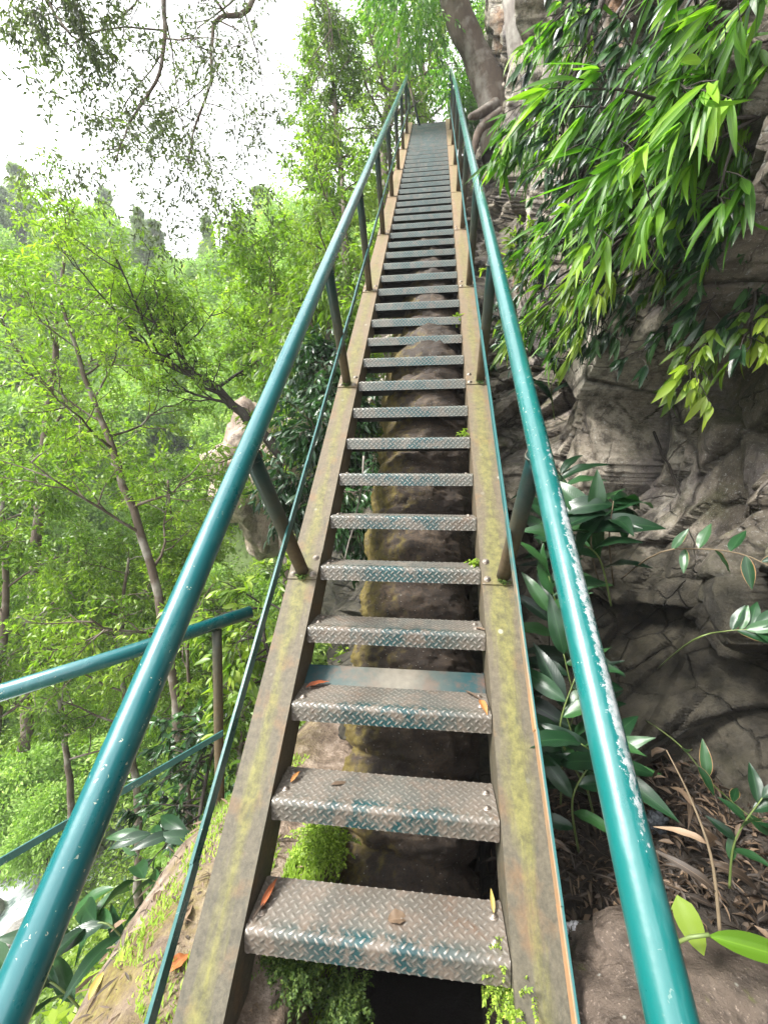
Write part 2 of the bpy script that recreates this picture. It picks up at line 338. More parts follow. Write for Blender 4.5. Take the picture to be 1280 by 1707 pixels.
def mesh_pf(name, V, Fc, uv=None, attrs=None):
    loops = [i for f in Fc for i in f]; tot = [len(f) for f in Fc]; st = np.concatenate([[0], np.cumsum(tot)[:-1]])
    return mesh_np(name, V, loops, st, tot, uv, attrs)
class MB:
    """collects simple shapes for one mesh"""
    def __init__(s): s.V = []; s.F = []; s.A = []
    def tube(s, pts, rad, k=8, cap=True, foot=None):
        pts = [Vector(p) for p in pts]; n = len(pts)
        rad = [rad] * n if isinstance(rad, (int, float)) else rad
        t0 = (pts[1] - pts[0]).normalized(); a = Vector((0, 0, 1)) if abs(t0.z) < .9 else Vector((1, 0, 0))
        x = t0.cross(a).normalized(); b0 = len(s.V)
        for i in range(n):
            t = (pts[min(i + 1, n - 1)] - pts[max(i - 1, 0)]).normalized()
            x = (x - t * x.dot(t)).normalized(); y = t.cross(x)
            for j in range(k):
                c, q = math.cos(j * 2 * math.pi / k), math.sin(j * 2 * math.pi / k)
                s.V.append(pts[i] + (x * c + y * q) * rad[i]); s.A.append(i / (n - 1) if foot is None else foot[i])
        for i in range(n - 1):
            for j in range(k):
                j2 = (j + 1) % k; s.F.append((b0 + i * k + j, b0 + i * k + j2, b0 + (i + 1) * k + j2, b0 + (i + 1) * k + j))
        if cap: s.F.append(tuple(b0 + j for j in range(k))[::-1]); s.F.append(tuple(b0 + (n - 1) * k + j for j in range(k)))
        return s
    def box(s, c, X, Y, Z):
        """box centred c with half-extent vectors"""
        b = len(s.V); c, X, Y, Z = map(Vector, (c, X, Y, Z))
        for k in (-1, 1):
            for j in (-1, 1):
                for i in (-1, 1): s.V.append(c + X * i + Y * j + Z * k); s.A.append(0)
        for f in ((0, 2, 3, 1), (4, 5, 7, 6), (0, 1, 5, 4), (2, 6, 7, 3), (0, 4, 6, 2), (1, 3, 7, 5)): s.F.append(tuple(b + i for i in f))
        return s
    def obj(s, name, mat, parent=None, smooth=True):
        return link(name, mesh_pf(name, [tuple(v) for v in s.V], s.F, attrs={'foot': s.A}), mat, parent, smooth)
def bevel(o, w=.003):
    b = o.modifiers.new('bevel', 'BEVEL'); b.width = w; b.segments = 2; b.limit_method = 'ANGLE'; return o

# leaf templates: (across a, along l) grids; width profile
def template(nl, na, prof):
    V = []; Fc = []
    ls = np.linspace(0, 1, nl)
    for l in ls:
        for a in np.linspace(-1, 1, na): V.append((a, l, prof(l)))
    for i in range(nl - 1):
        for j in range(na - 1): Fc.append((i * na + j, i * na + j + 1, (i + 1) * na + j + 1, (i + 1) * na + j))
    return np.array(V, float), np.array(Fc, int)
lance = lambda l: max(.03, math.sin(math.pi * min(1, l ** .8)) ** .9)
ovalp = lambda l: max(.03, math.sin(math.pi * l ** .75) ** .65)
T_SM = (np.array([(0, 0, 0), (-1, .45, 1), (0, 1, 0), (1, .45, 1)], float), np.array([(0, 3, 2, 1)]))
T_MD = template(4, 3, lance); T_BIG = template(11, 5, lance); T_OV = template(7, 5, ovalp)
T_MD2 = template(6, 3, lance)
def nrmz(a): return a / np.maximum(np.linalg.norm(a, axis=1, keepdims=True), 1e-9)
def leaves(name, T, pos, d, up, L, W, mat, parent=None, droop=.25, fold=.25, tone=None, wave=0.0):
    pos = np.asarray(pos, float); N = len(pos); d = nrmz(np.asarray(d, float)); up = np.asarray(up, float)
    if up.ndim == 1: up = np.repeat(up[None], N, 0)
    L = np.broadcast_to(L, (N,)).astype(float); W = np.broadcast_to(W, (N,)).astype(float); droop = np.broadcast_to(droop, (N,))
    s = nrmz(np.cross(d, up) + 1e-6); n = np.cross(s, d)
    TV, TF = T; a, l, wd = TV[:, 0], TV[:, 1], TV[:, 2]; nv = len(TV)
    tone = rng.random(N) if tone is None else np.broadcast_to(tone, (N,))
    ph = rng.random(N) * 6.3
    lift = fold * np.abs(a)[None, :] * wd[None, :] * (W / 2)[:, None] - droop[:, None] * (l ** 2)[None, :] * L[:, None]
    if wave: lift = lift + wave * W[:, None] * np.abs(a)[None, :] * np.sin(l[None, :] * 17 + ph[:, None] + a[None, :])
    V = (pos[:, None, :] + d[:, None, :] * (l[None, :] * L[:, None] * (1 - .25 * droop[:, None] * l[None, :]))[..., None]
         + s[:, None, :] * ((a * wd)[None, :] * (W / 2)[:, None])[..., None] + n[:, None, :] * lift[..., None])
    Fc = (TF[None] + (np.arange(N) * nv)[:, None, None]).reshape(-1, TF.shape[1])
    uv = np.tile(np.stack([(a + 1) / 2, l], 1), (N, 1))
    k = TF.shape[1]
    me = mesh_np(name, V.reshape(-1, 3), Fc.ravel(), np.arange(len(Fc)) * k, np.full(len(Fc), k), uv, {'tone': np.repeat(tone, nv)})
    return link(name, me, mat, parent)
def rdir(n, zbias=0.):
    a = rng.normal(size=(n, 3)); a[:, 2] += zbias; return nrmz(a)

# ------------------------------------------------------------------ terrain
RUN, RISE, SW = .2386, .2586, .43
TH = math.atan2(RISE, RUN); S = Vector((0, math.cos(TH), math.sin(TH))); N_ = Vector((0, -math.sin(TH), math.cos(TH)))
STEP = math.hypot(RUN, RISE)
def sm(a, b, x): t = min(1, max(0, (x - a) / (b - a))); return t * t * (3 - 2 * t)
def ground_z(x, y):
    e = -.72 - .10 * y if y < 1 else -.82 + .25 * (y - 1)
    if y > 3: e = -.32
    d = e - x
    n = noise.fractal(Vector((x * .35, y * .35, 3.3)), 1, 2, 4)
    n2 = noise.fractal(Vector((x * 2.2, y * 2.2, 7.7)), 1, 2, 4)
    z = .02 + .05 * n2
    if x > .55: z += .10 * sm(.55, 1.4, x) + .05 * n2
    z -= .95 * sm(-.30, -.12, x) * sm(.62, .46, x) * sm(-.6, -.1, y)
    if d > 0:
        dd = d
        z -= .25 * sm(0, .5, dd) + (1.9 * max(0, dd - .35) if dd < 3 else 1.9 * 2.65 + .75 * (dd - 3))
        z += n * min(1.5, .35 * dd)
    z = max(z, -8.6 + .4 * n)
    dr = -13.5 - x
    if dr > 0: z = -8.6 + .3 * n + 1.08 * dr * sm(0, 5, dr) + 2.2 * n * sm(0, 8, dr)
    if y > 11: z = max(z, -8.6 + (y - 11 - 7 * (1 - sm(-16, -6, x))) * 1.5 + 1.5 * n)
    if dr > 0 and y < -8: pass
    return min(z, (18 if y > 14 and x > -24 else 20.5) + 3 * n)
def axis(knots):
    out = []
    for a, b, n in knots: out += list(np.linspace(a, b, n, endpoint=False))
    return out + [knots[-1][1]]
gx = axis([(-75, -20, 40), (-20, -6, 36), (-6, -1.6, 50), (-1.6, 2.2, 170), (2.2, 30, 14)])
gy = axis([(-30, -4, 14), (-4, -1, 18), (-1, 2.4, 150), (2.4, 8, 40), (8, 30, 44), (30, 75, 30)])
V = [(x, y, ground_z(x, y)) for y in gy for x in gx]; nx = len(gx)
Fc = [(j * nx + i, j * nx + i + 1, (j + 1) * nx + i + 1, (j + 1) * nx + i) for j in range(len(gy) - 1) for i in range(nx - 1)]
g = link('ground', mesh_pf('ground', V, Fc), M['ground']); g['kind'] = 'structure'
wv = [(-30, -29, -8.25), (-3, -29, -8.25), (-3, 40, -8.25), (-30, 40, -8.25)]
o = link('river', mesh_pf('river', wv, [(0, 1, 2, 3)]), M['water'], smooth=False); o['kind'] = 'structure'

# cliff on the right, turning in behind the stairs
def vor(p):
    d, q = noise.voronoi(p); return d[0], d[1], q[0]
BULGES = [(1.50, .65, 1.38, .42, .34, .34), (1.5, .35, .82, .40, -.42, .30), (1.45, 1.25, .8, .35, -.35, .3),
          (1.5, 1.0, 2.05, .7, .16, .5), (1.5, 2.3, 2.4, .8, .25, .7), (1.5, 2.6, 1.3, .5, .3, .4), (1.5, 1.3, 3.2, .6, -.2, .5),
          (1.5, 3.8, 4.6, 1.0, .3, .9), (1.5, 1.75, 2.45, .22, -.22, .22), (1.5, .95, .45, .45, -.55, .38)]
def cliff_pt(s, z):
    y0 = max(.92 * z + 1.35, 1.45)
    pts = [(2.5, -5), (1.95, -1.2), (1.62, y0 * .35), (1.5, y0 - .5), (1.15, y0), (.55, y0 + .25), (-.1, y0 + .5), (-.7, y0 + 3), (-4, y0 + 12)]
    t = s * (len(pts) - 1); i = min(len(pts) - 2, int(t)); f = t - i
    g4 = [Vector(pts[max(0, min(len(pts) - 1, i + k))]) for k in (-1, 0, 1, 2)]
    p = .5 * ((2 * g4[1]) + (g4[2] - g4[0]) * f + (2 * g4[0] - 5 * g4[1] + 4 * g4[2] - g4[3]) * f * f + (3 * g4[1] - g4[0] - 3 * g4[2] + g4[3]) * f ** 3)
    return p
def cliff_surface(s, z):
    p = cliff_pt(s, z); q = cliff_pt(min(1, s + .002), z) - cliff_pt(max(0, s - .002), z)
    if z > 11: p.x += 0; 
    n = Vector((-q.y, q.x)).normalized()             # towards the viewer
    P3 = Vector((p.x, p.y, z)); W3 = P3 + Vector((noise.noise(P3 * 1.3), noise.noise(P3 * 1.3 + Vector((9, 2, 4))), noise.noise(P3 * 1.1 + Vector((3, 8, 1))))) * .16
    d = .20 * noise.fractal(P3 * .5, 1, 2, 2)
    for sc_, k_, off_, st_, cw in ((.62, .24, 1.3, .16, .04), (1.5, .36, 5.1, .10, .035), (3.4, .24, 2.7, .03, .12)):
        q_ = Vector((W3.x, W3.y, W3.z * .85)) * sc_ + Vector((off_, off_ * .7, off_ * 1.3)); a, b, c = vor(q_)
        t_ = Vector((noise.cell(c * 3.1), noise.cell(c * 5.3 + Vector((7, 1, 3))), noise.cell(c * 4.7 + Vector((2, 9, 5))))) - Vector((.5, .5, .5))
        d += (q_ - c).dot(t_) * k_ / sc_ * 1.1 + st_ * (noise.cell(c * 6.1) - .5) - st_ * .5 * math.exp(-(b - a) / cw)
    d += .022 * noise.fractal(P3 * 6, .75, 2.1, 4) + .010 * noise.turbulence(P3 * 13, 3, True)
    if z < 6:
        for bx, by, bz, br, bd, bh in BULGES:
            e = ((P3.y - by) / br) ** 2 + ((z - bz) / bh) ** 2
            if e < 6: d += bd * math.exp(-e)
    d = .30 * math.tanh(d / .30) if d > 0 else .55 * math.tanh(d / .55)
    d += .35 * sm(.5, -.4, z)
    return (p.x + n.x * d, p.y + n.y * d, z)
ss = axis([(0, .14, 30), (.14, .5, 320), (.5, .76, 90), (.76, 1, 40)])
zz = axis([(-1.5, .0, 24), (0, 4.2, 300), (4.2, 9, 110), (9, 17, 90)])
V = [cliff_surface(s, z) for z in zz for s in ss]; nx = len(ss)
Fc = [(j * nx + i, (j + 1) * nx + i, (j + 1) * nx + i + 1, j * nx + i + 1) for j in range(len(zz) - 1) for i in range(nx - 1)
      if not (zz[j] > 11.2 and ss[i] > .5)]
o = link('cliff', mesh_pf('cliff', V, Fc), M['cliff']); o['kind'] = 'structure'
from mathutils.bvhtree import BVHTree
CLIFF = BVHTree.FromPolygons([Vector(v) for v in V], Fc)
def rock(u, v, d, out=-.01):
    """point on the cliff surface where a plant roots or a branch rests"""
    q = P(u, v, 1) - CAM; hit = CLIFF.ray_cast(CAM, q.normalized(), 9)
    return hit[0] + q.normalized() * -out if hit[0] is not None else P(u, v, d)

# ------------------------------------------------------------------ staircase
NT_ = 43
stairs = thing('steel_staircase', 'long steep steel staircase with chequer plate treads and teal handrails climbing beside the cliff', 'staircase', (0, 0, 0))
SX, SHH = SW, .156
for sgn in (-1, 1):
    prof = [(0, 0), (SHH, 0), (SHH, -.009), (.008, -.009), (.008, -.191), (SHH * .6, -.191), (SHH * .6, -.2), (0, -.2)]
    V = []; Fc = []; ts = np.linspace(-2.0, NT_ + 1.2, 60)
    for t in ts:
        for a, h in prof:
            p = S * (t * STEP) + N_ * h; V.append((sgn * (SX + a), p.y, p.z))
    k = len(prof)
    for i in range(len(ts) - 1):
        for j in range(k):
            q = (i * k + j, i * k + (j + 1) % k, (i + 1) * k + (j + 1) % k, (i + 1) * k + j); Fc.append(q if sgn > 0 else q[::-1])
    Fc.append(tuple(range(k))[::-1] if sgn > 0 else tuple(range(k))); e = (len(ts) - 1) * k
    Fc.append(tuple(range(e, e + k)) if sgn > 0 else tuple(range(e, e + k))[::-1])
    link('stringer', mesh_pf('stringer', V, Fc), M['stringer'], stairs, smooth=False)
# chequer plate tread, pattern modelled on the surface
TW, TD, NR, LIP = SX - .004, .194, .020, .078
def tread_path():
    pts = [(0, -LIP)]; seg = .0036
    n = int((LIP - NR) / seg)
    path = [(.0, -LIP + i * seg, (-1, 0)) for i in range(n)]
    for a in np.linspace(0, 90, 10): path.append((NR - NR * math.cos(R(a)), -NR + NR * math.sin(R(a)), (-math.cos(R(a)), math.sin(R(a)))))
    n = int((TD - NR) / seg)
    path += [(NR + (i + 1) * (TD - NR) / n, 0, (0, 1)) for i in range(n)]
    return path
path = tread_path(); nu = 245
arc = [0]
for a, b in zip(path, path[1:]): arc.append(arc[-1] + math.hypot(b[0] - a[0], b[1] - a[1]))
U = np.linspace(-TW, TW, nu)
V = []; UV = []
for (y, z, n), av in zip(path, arc):
    h = lozenge_np(U, np.full(nu, av)) * .0026
    for uu, hh in zip(U, h): V.append((uu, y + n[0] * hh, z + n[1] * hh)); UV.append((uu, av))
Fc = [(j * nu + i, j * nu + i + 1, (j + 1) * nu + i + 1, (j + 1) * nu + i) for j in range(len(path) - 1) for i in range(nu - 1)]
me_top = mesh_pf('tread', V, Fc, UV); me_top.materials.append(M['plate']); me_top.shade_smooth()
mb = MB(); b = [(-TW, 0.004, -LIP), (-TW, .004, -.012), (-TW, TD, -.006), (-TW, TD, -.035), (-TW, TD - .004, -.035), (-TW, TD - .004, -.012), (-TW, .0045, -.0125)]
mb.box((0, .003, -LIP / 2 - .008), (TW, 0, 0), (0, .0025, 0), (0, 0, LIP / 2 - .010)); mb.box((0, TD / 2 + .005, -.006), (TW, 0, 0), (0, TD / 2 - .006, 0), (0, 0, .0035))
mb.box((0, TD - .003, -.044), (TW, 0, 0), (0, .003, 0), (0, 0, .034))
for sx in (-1, 1): mb.box((sx * (TW - .022), TD / 2, -.040), (.0215, 0, 0), (0, TD / 2 - .015, 0), (0, 0, .003)); 
me_und = mesh_pf('tread_underside', [tuple(v) for v in mb.V], mb.F); me_und.materials.append(M['under'])
def hexbolt(r=.0105, h=.0055):
    mb = MB(); mb.tube([(0, 0, 0), (0, 0, h)], r, 6).tube([(0, 0, h), (0, 0, h + .002)], r * .5, 8)
    mb.tube([(0, 0, 0), (0, 0, .0015)], r * 1.5, 12); return mesh_pf('bolt', [tuple(v) for v in mb.V], mb.F)
me_bolt = hexbolt(); me_bolt.materials.append(M['bolt'])
for i in range(0, NT_ + 1):
    t = bpy.data.objects.new('tread', me_top); C.objects.link(t); t.parent = stairs; t.location = (0, i * RUN, i * RISE)
    t.rotation_euler = (random.uniform(-.006, .006), random.uniform(-.004, .004), 0)
    q = bpy.data.objects.new('underside', me_und); C.objects.link(q); q.parent = t
    if 1 <= i <= 9:
        for sx in (-1, 1):
            for yy in (.065, .145):
                bo = bpy.data.objects.new('bolt', me_bolt); C.objects.link(bo); bo.parent = t
                bo.location = (sx * (TW - .035 + random.uniform(-.004, .004)), yy + random.uniform(-.01, .01), .0012); bo.rotation_euler = (0, 0, random.random())
# cross plate behind the third tread
mb = MB(); mb.box((0, 3 * RUN + TD + .035, 3 * RISE + .022), (TW + .002, 0, 0), (0, .05, .03), (0, -.002, .003)); bevel(mb.obj('cross_plate', M['cross'], stairs, False), .002)
# posts, rails
XL, XR, HR, HM, PT = -.5157, .5381, .8816, .3962, -.0405
for k in range(0, 45, 5):
    for x in (XL, XR):
        b0 = S * (k * STEP + PT) + Vector((x, 0, 0)); mb = MB()
        n = 9; pts = [b0 + N_ * (HR * i / n + .003) for i in range(n + 1)]
        jit = Vector((random.uniform(-.006, .006), random.uniform(-.008, .008), 0))
        pts = [p + jit * (i / n) for i, p in enumerate(pts)]
        mb.tube(pts, .034, 20, foot=[i / n for i in range(n + 1)])
        po = mb.obj('post', M['post'], stairs)
        mb = MB()
        for cc, rad_, tt in ((pts[-1] - N_ * .040, .038, N_),):
            e1 = Vector((1, 0, 0)); e2 = tt.cross(e1); ring_ = [cc + (e1 * math.cos(q * math.pi / 14) + e2 * math.sin(q * math.pi / 14)) * rad_ + (tt * .012 * abs(math.cos(q * math.pi / 14)) * (-1 if cc is not pts[0] and (cc - pts[0]).length > .3 else 0)) for q in range(29)]
            mb.tube(ring_, [.0045 + .0015 * math.sin(q * 5.1) for q in range(29)], 6, False)
        wb = mb.obj('weld_bead', M['post'], po); wb.location = (0, 0, 0)
        sgn = 1 if x > 0 else -1
        mb = MB(); xc = sgn * (SX + SHH / 2)
        mb.box(Vector((xc, 0, 0)) + S * (k * STEP + PT + .035) + N_ * .0035, (SHH / 2 + .001, 0, 0), S * .085, N_ * .0035)
        bp = mb.obj('base_plate', M['stringer'], stairs, False); bp.parent = po; bp.location = (0, 0, 0); bevel(bp, .0015)
        if k <= 20:
            for a, bb in ((-.052, -.02), (.052, -.02), (-.052, .085), (.052, .085)):
                bo = bpy.data.objects.new('bolt', me_bolt); C.objects.link(bo); bo.parent = po
                bo.location = Vector((xc + a, 0, 0)) + S * (k * STEP + PT + bb) + N_ * .007; bo.rotation_euler = (TH, 0, 0); bo.scale = (1.15,) * 3
def rail(x, h, t0, t1, r, mat, name='handrail', off=()):
    pts = []
    for t in np.linspace(t0, t1, 60):
        dx = 0; dh = 0
        for c, wdt, ax_, ah in off: g_ = math.exp(-((t - c) / wdt) ** 2); dx += ax_ * g_; dh += ah * g_
        p = S * (t * STEP) + N_ * (h + dh) + Vector((x + dx, 0, 0)); pts.append(p)
    mb = MB(); mb.tube(pts, r, 28); return mb.obj(name, mat, stairs), pts
hl, pl = rail(XL, HR, -2.2, NT_ + 1.6, .0375, M['paint'], off=((37, 7, .02, .03), (44, 3, -.03, -.05)))
hr, pr = rail(XR, HR, -2.2, NT_ + 1.6, .0375, M['paint_r'], off=((34, 6, .01, .02),))
for sgn, x in ((1, XL), (-1, XR)):
    mb = MB(); xx = x + sgn * .033
    for a, b in zip(np.linspace(-2, NT_, 40)[:-1], np.linspace(-2, NT_, 40)[1:]):
        p, q = S * (a * STEP) + N_ * HM, S * (b * STEP) + N_ * HM
        w0 = random.uniform(-.002, .002)
        mb.box((p + q) / 2 + Vector((xx + w0, 0, 0)), (.005, 0, 0), S * ((b - a) * STEP / 2 + .002), N_ * .021)
    bevel(mb.obj('mid_rail', M['paint_flat'] if sgn > 0 else M['bar_rust'], stairs, False), .001)
# top end of the railing: bars dropping to the landing
for x, e in ((XL, pl[-1]), (XR, pr[-1])):
    mb = MB(); mb.tube([e, e + Vector((0, .35, -.02)), e + Vector((0, 1.0, -.03))], .036, 14); mb.obj('handrail_end', M['paint'], stairs)
mb = MB(); e = pl[-1]; mb.tube([e + Vector((.0, .05, 0)), e + Vector((.30, .25, -1.0))], .03, 12); mb.obj('end_post', M['post'], stairs)
mb = MB(); mb.box((0, (NT_ + 1) * RUN + .75, (NT_ + 1) * RISE - .03), (.55, 0, 0), (0, .72, 0), (0, 0, .012)); mb.obj('landing', M['under'], stairs, False)

# ------------------------------------------------------------------ side railing on the left of the landing
A0, A1 = P(-160, 1205, 1.75), P(418, 1020, 2.75)
side = thing('side_railing', 'short teal tube railing with a flat lower bar at the left of the stair foot', 'railing', P(360, 1400, 2.6))
pt = P(362, 1050, 2.62); pbot = Vector((pt.x, pt.y, -.35))
MB().tube([A0, (A0 + A1) / 2 + Vector((0, 0, -.01)), A1], .041, 24).obj('handrail', M['paint'], side)
MB().tube([pbot.lerp(pt, i / 8) for i in range(9)], .029, 18, foot=[i / 14 for i in range(9)]).obj('post', M['post'], side)
B1, B0 = P(372, 1222, 2.6), P(-160, 1530, 1.72)
dv = (B1 - B0).normalized(); sv = dv.cross(Vector((0, 0, 1))).normalized()
MB().box((B0 + B1) / 2, dv * (B1 - B0).length / 2, sv * .004, Vector((0, 0, 1)) * .019).obj('lower_bar', M['paint_flat'], side, False)

# ------------------------------------------------------------------ mossy pipe column beneath the stairs
ax = [Vector((.05, 1.02, -.45)), Vector((.055, 1.45, .2)), Vector((.075, 1.92, .93)), Vector((.10, 2.45, 1.80)), Vector((.12, 3.0, 2.62)), Vector((.12, 3.9, 3.55)), Vector((.12, 5.4, 5.15))]
def cat(pts, t):
    t = t * (len(pts) - 1); i = min(len(pts) - 2, int(t)); f = t - i
    a, b, c, d = (pts[max(0, min(len(pts) - 1, i + k))] for k in (-1, 0, 1, 2))
    return .5 * (2 * b + (c - a) * f + (2 * a - 5 * b + 4 * c - d) * f * f + (3 * b - a - 3 * c + d) * f ** 3)
pipe = thing('mossy_pipe', 'thick brown ringed pipe crusted with soil and moss, leaning under the staircase', 'pipe', ax[0])
V = []; Fc = []; nr, ns = 520, 96; lens = 0
for i in range(nr):
    t = i / (nr - 1); c = cat(ax, t); tg = (cat(ax, min(1, t + .01)) - cat(ax, max(0, t - .01))).normalized()
    X = Vector((1, 0, 0)); X = (X - tg * X.dot(tg)).normalized(); Y = tg.cross(X)
    for j in range(ns):
        a = j * 2 * math.pi / ns; dr_ = X * math.cos(a) + Y * math.sin(a)
        ph = (t * 14.0 + .16 * math.cos(a) + .10 * noise.noise(dr_ * 2 + Vector((0, 0, int(t * 14))))) % 1
        ring = .10 * (math.sin(math.pi * min(1, ph * 1.0)) ** .45) * (1 - .35 * ph)
        p = c + dr_ * .30
        r = .315 + ring + .035 * noise.fractal(p * 3.0, 1, 2, 3) + .022 * noise.fractal(p * 14, .8, 2, 4) + .012 * noise.fractal(p * 50, .8, 2, 2)
        V.append(c + dr_ * r)
for i in range(nr - 1):
    for j in range(ns): j2 = (j + 1) % ns; Fc.append((i * ns + j, i * ns + j2, (i + 1) * ns + j2, (i + 1) * ns + j))
link('pipe_shell', mesh_pf('pipe_shell', [tuple(v) for v in V], Fc), M['pipe'], pipe)
# litter and rootlets clinging to the crust
def on_pipe(t, a, r=.37):
    c = cat(ax, t); tg = (cat(ax, min(1, t + .01)) - cat(ax, max(0, t - .01))).normalized()
    X = Vector((1, 0, 0)); X = (X - tg * X.dot(tg)).normalized(); Y = tg.cross(X); d = X * math.cos(a) + Y * math.sin(a)
    return c + d * r, d
pp = []; dd = []; uu = []
for _ in range(1500):
    p, d = on_pipe(random.uniform(.08, .85), random.uniform(math.pi, 2 * math.pi) , random.uniform(.345, .37)); pp.append(p); uu.append(d); v = Vector(rdir(1)[0]); dd.append(v - d * v.dot(d) * .8)
leaves('clinging_litter', T_SM, pp, dd, uu, rng.uniform(.02, .06, 1500), rng.uniform(.003, .009, 1500), M['leaf_dead'], pipe, tone=rng.uniform(0, .7, 1500))

# ------------------------------------------------------------------ plants: generators
UP = Vector((0, 0, 1))
def tree(name, label, cat, base_pts, rads, nb, bl, mat, leafL, leafW, dens=1.0, lev=2, f0=.35, droop=.3, group=None, bark='bark', upb=.25, tonef=None, spread=1., bias=None, twig=.35, T=T_SM, seed=1, leafdown=.35, parts=('trunk', 'branches', 'crown')):
    rnd = random.Random(seed); pts = [Vector(p) for p in base_pts]
    root = thing(name, label, cat, pts[0], group)
    n = 24; tr = [cat_(pts, i / n) for i in range(n + 1)]
    rr = [np.interp(i / n, np.linspace(0, 1, len(rads)), rads) for i in range(n + 1)]
    for i in range(1, n): tr[i] = tr[i] + Vector((rnd.uniform(-1, 1), rnd.uniform(-1, 1), 0)) * rr[i] * .5
    MB().tube(tr, rr, 10).obj(parts[0], M[bark], root)
    B = MB(); LP = []; LD = []
    def wander(p, d, L, k, dr):
        o = [p]; dd_ = d.normalized()
        for i in range(k):
            dd_ = (dd_ + Vector((rnd.gauss(0, .22), rnd.gauss(0, .22), rnd.gauss(0, .16) + dr / k))).normalized(); o.append(o[-1] + dd_ * L / k)
        return o
    def grow(p, d, L, r, lv):
        k = 5; o = wander(p, d, L, k, upb if lv > 0 else -droop)
        if lv == 0 or r < .004: B.tube(o[:4] if lv == 0 else o, [max(.0015, r * (1 - .8 * i / k)) for i in range(len(o[:4] if lv == 0 else o))], 4, False)
        else: B.tube(o, [max(.002, r * (1 - .65 * i / k)) for i in range(k + 1)], 6, False)
        if lv == 0:
            m_ = max(4, int(L / leafL * 4.6 * dens))
            for q in range(m_):
                f = (q + .5) / m_; x = f * k; i = min(k - 1, int(x)); pp_ = o[i].lerp(o[i + 1], x - i)
                ax_ = (o[i + 1] - o[i]).normalized(); sd_ = ax_.cross(Vector((rnd.gauss(0, 1), rnd.gauss(0, 1), rnd.gauss(0, 1)))).normalized()
                LP.append(pp_); LD.append(ax_ * .7 + sd_ * .9 + Vector((0, 0, -leafdown)))
            return
        nc = {1: int(5 * dens + 3), 2: 6, 3: 6}[lv]
        for c_ in range(nc):
            f = .25 + .75 * (c_ + rnd.random()) / nc; x = f * k; i = min(k - 1, int(x)); pp_ = o[i].lerp(o[i + 1], x - i)
            ax_ = (o[i + 1] - o[i]).normalized(); sd_ = ax_.cross(Vector((rnd.gauss(0, 1), rnd.gauss(0, 1), rnd.gauss(0, 1)))).normalized()
            grow(pp_, ax_ * .55 + sd_ * .8 * spread + (bias * .3 if bias else Vector()), L * rnd.uniform(.38, .6) if lv > 1 else twig * rnd.uniform(.7, 1.3), r * .45, lv - 1)
    for b_ in range(nb):
        f = f0 + (1 - f0) * (b_ + rnd.random() * .8) / nb; x = f * n; i = min(n - 1, int(x)); p = tr[i].lerp(tr[i + 1], x - i)
        ax_ = (tr[i + 1] - tr[i]).normalized(); a = b_ * 2.4 + rnd.random()
        sd_ = Vector((math.cos(a), math.sin(a), rnd.uniform(-.1, .5)))
        grow(p, ax_ * .35 + sd_ * spread + (bias or Vector()), bl * rnd.uniform(.6, 1.15) * (1.1 - .45 * f), rr[i] * .42, lev)
    if B.V: B.obj(parts[1], M[bark], root)
    N = len(LP); LP = np.array([tuple(p) for p in LP]) + rng.normal(size=(N, 3)) * leafL * .15
    up = rdir(N, 1.4)
    # tone follows the clump, not the light
    tn = np.array([noise.noise(Vector(p) * 1.3) for p in LP]) * .6 + .45 + rng.normal(size=N) * .16
    leaves(parts[2], T, LP, np.array([tuple(d) for d in LD]), up, leafL * rng.uniform(.6, 1.25, N), leafW * rng.uniform(.7, 1.2, N), M[mat], root, droop=.2, tone=np.clip(tn, 0, 1))
    return root, N
cat_ = cat
tot = 0
def T_(*a, **k):
    global tot
    r, n = tree(*a, **k); tot += n; return r

# --- the two trees in front of the valley on the left
T_('slender_tree', 'slender tree with a leaning pale trunk left of the stairs, rising over the river', 'tree',
   [P(318, 1420, 6.2), P(300, 1230, 6.1), P(255, 960, 6.0), P(190, 760, 6.0), P(150, 650, 6.0), P(95, 480, 5.8)], [.085, .07, .06, .05, .035, .015],
   15, 1.8, 'leaf_yellow', .095, .03, dens=1.0, lev=2, f0=.22, seed=3, upb=.1, twig=.32)
T_('bent_tree', 'bare-limbed tree with dark crooked boughs reaching left from beside the pale rock scar', 'tree',
   [P(470, 760, 6.6), P(405, 690, 6.5), P(350, 640, 6.3), P(290, 610, 6.2), P(250, 590, 6.1), P(180, 510, 6.0)], [.09, .075, .06, .05, .04, .02],
   12, 1.7, 'leaf_yellow', .09, .027, dens=1.0, lev=2, f0=.1, seed=11, upb=.5, bark='bark_dark', twig=.3, bias=Vector((0, 0, .35)))
T_('valley_tree', 'bushy tree at the left picture edge below the horizon', 'tree',
   [P(-60, 1650, 7), P(-20, 1300, 7), P(10, 1000, 7), P(0, 800, 7)], [.1, .08, .05, .02],
   18, 2.0, 'leaf_mid', .10, .032, dens=1.2, lev=2, f0=.42, seed=21, upb=.1)
T_('valley_tree', 'bushy tree filling the corner between side railing and main handrail', 'tree',
   [P(235, 1560, 7.5), P(225, 1300, 7.4), P(200, 1100, 7.2), P(215, 930, 7.0)], [.08, .06, .04, .02],
   14, 1.7, 'leaf_mid', .095, .03, dens=1.2, lev=2, f0=.4, seed=22, upb=.05)
T_('valley_tree', 'leafy tree just right of the slender trunk, behind the side railing post', 'tree',
   [P(405, 1450, 6.5), P(400, 1280, 6.4), P(405, 1180, 6.3), P(400, 1080, 6.2)], [.06, .05, .03, .02],
   12, 1.0, 'leaf_mid', .095, .03, lev=2, f0=.05, seed=23, dens=1.2, upb=.05)
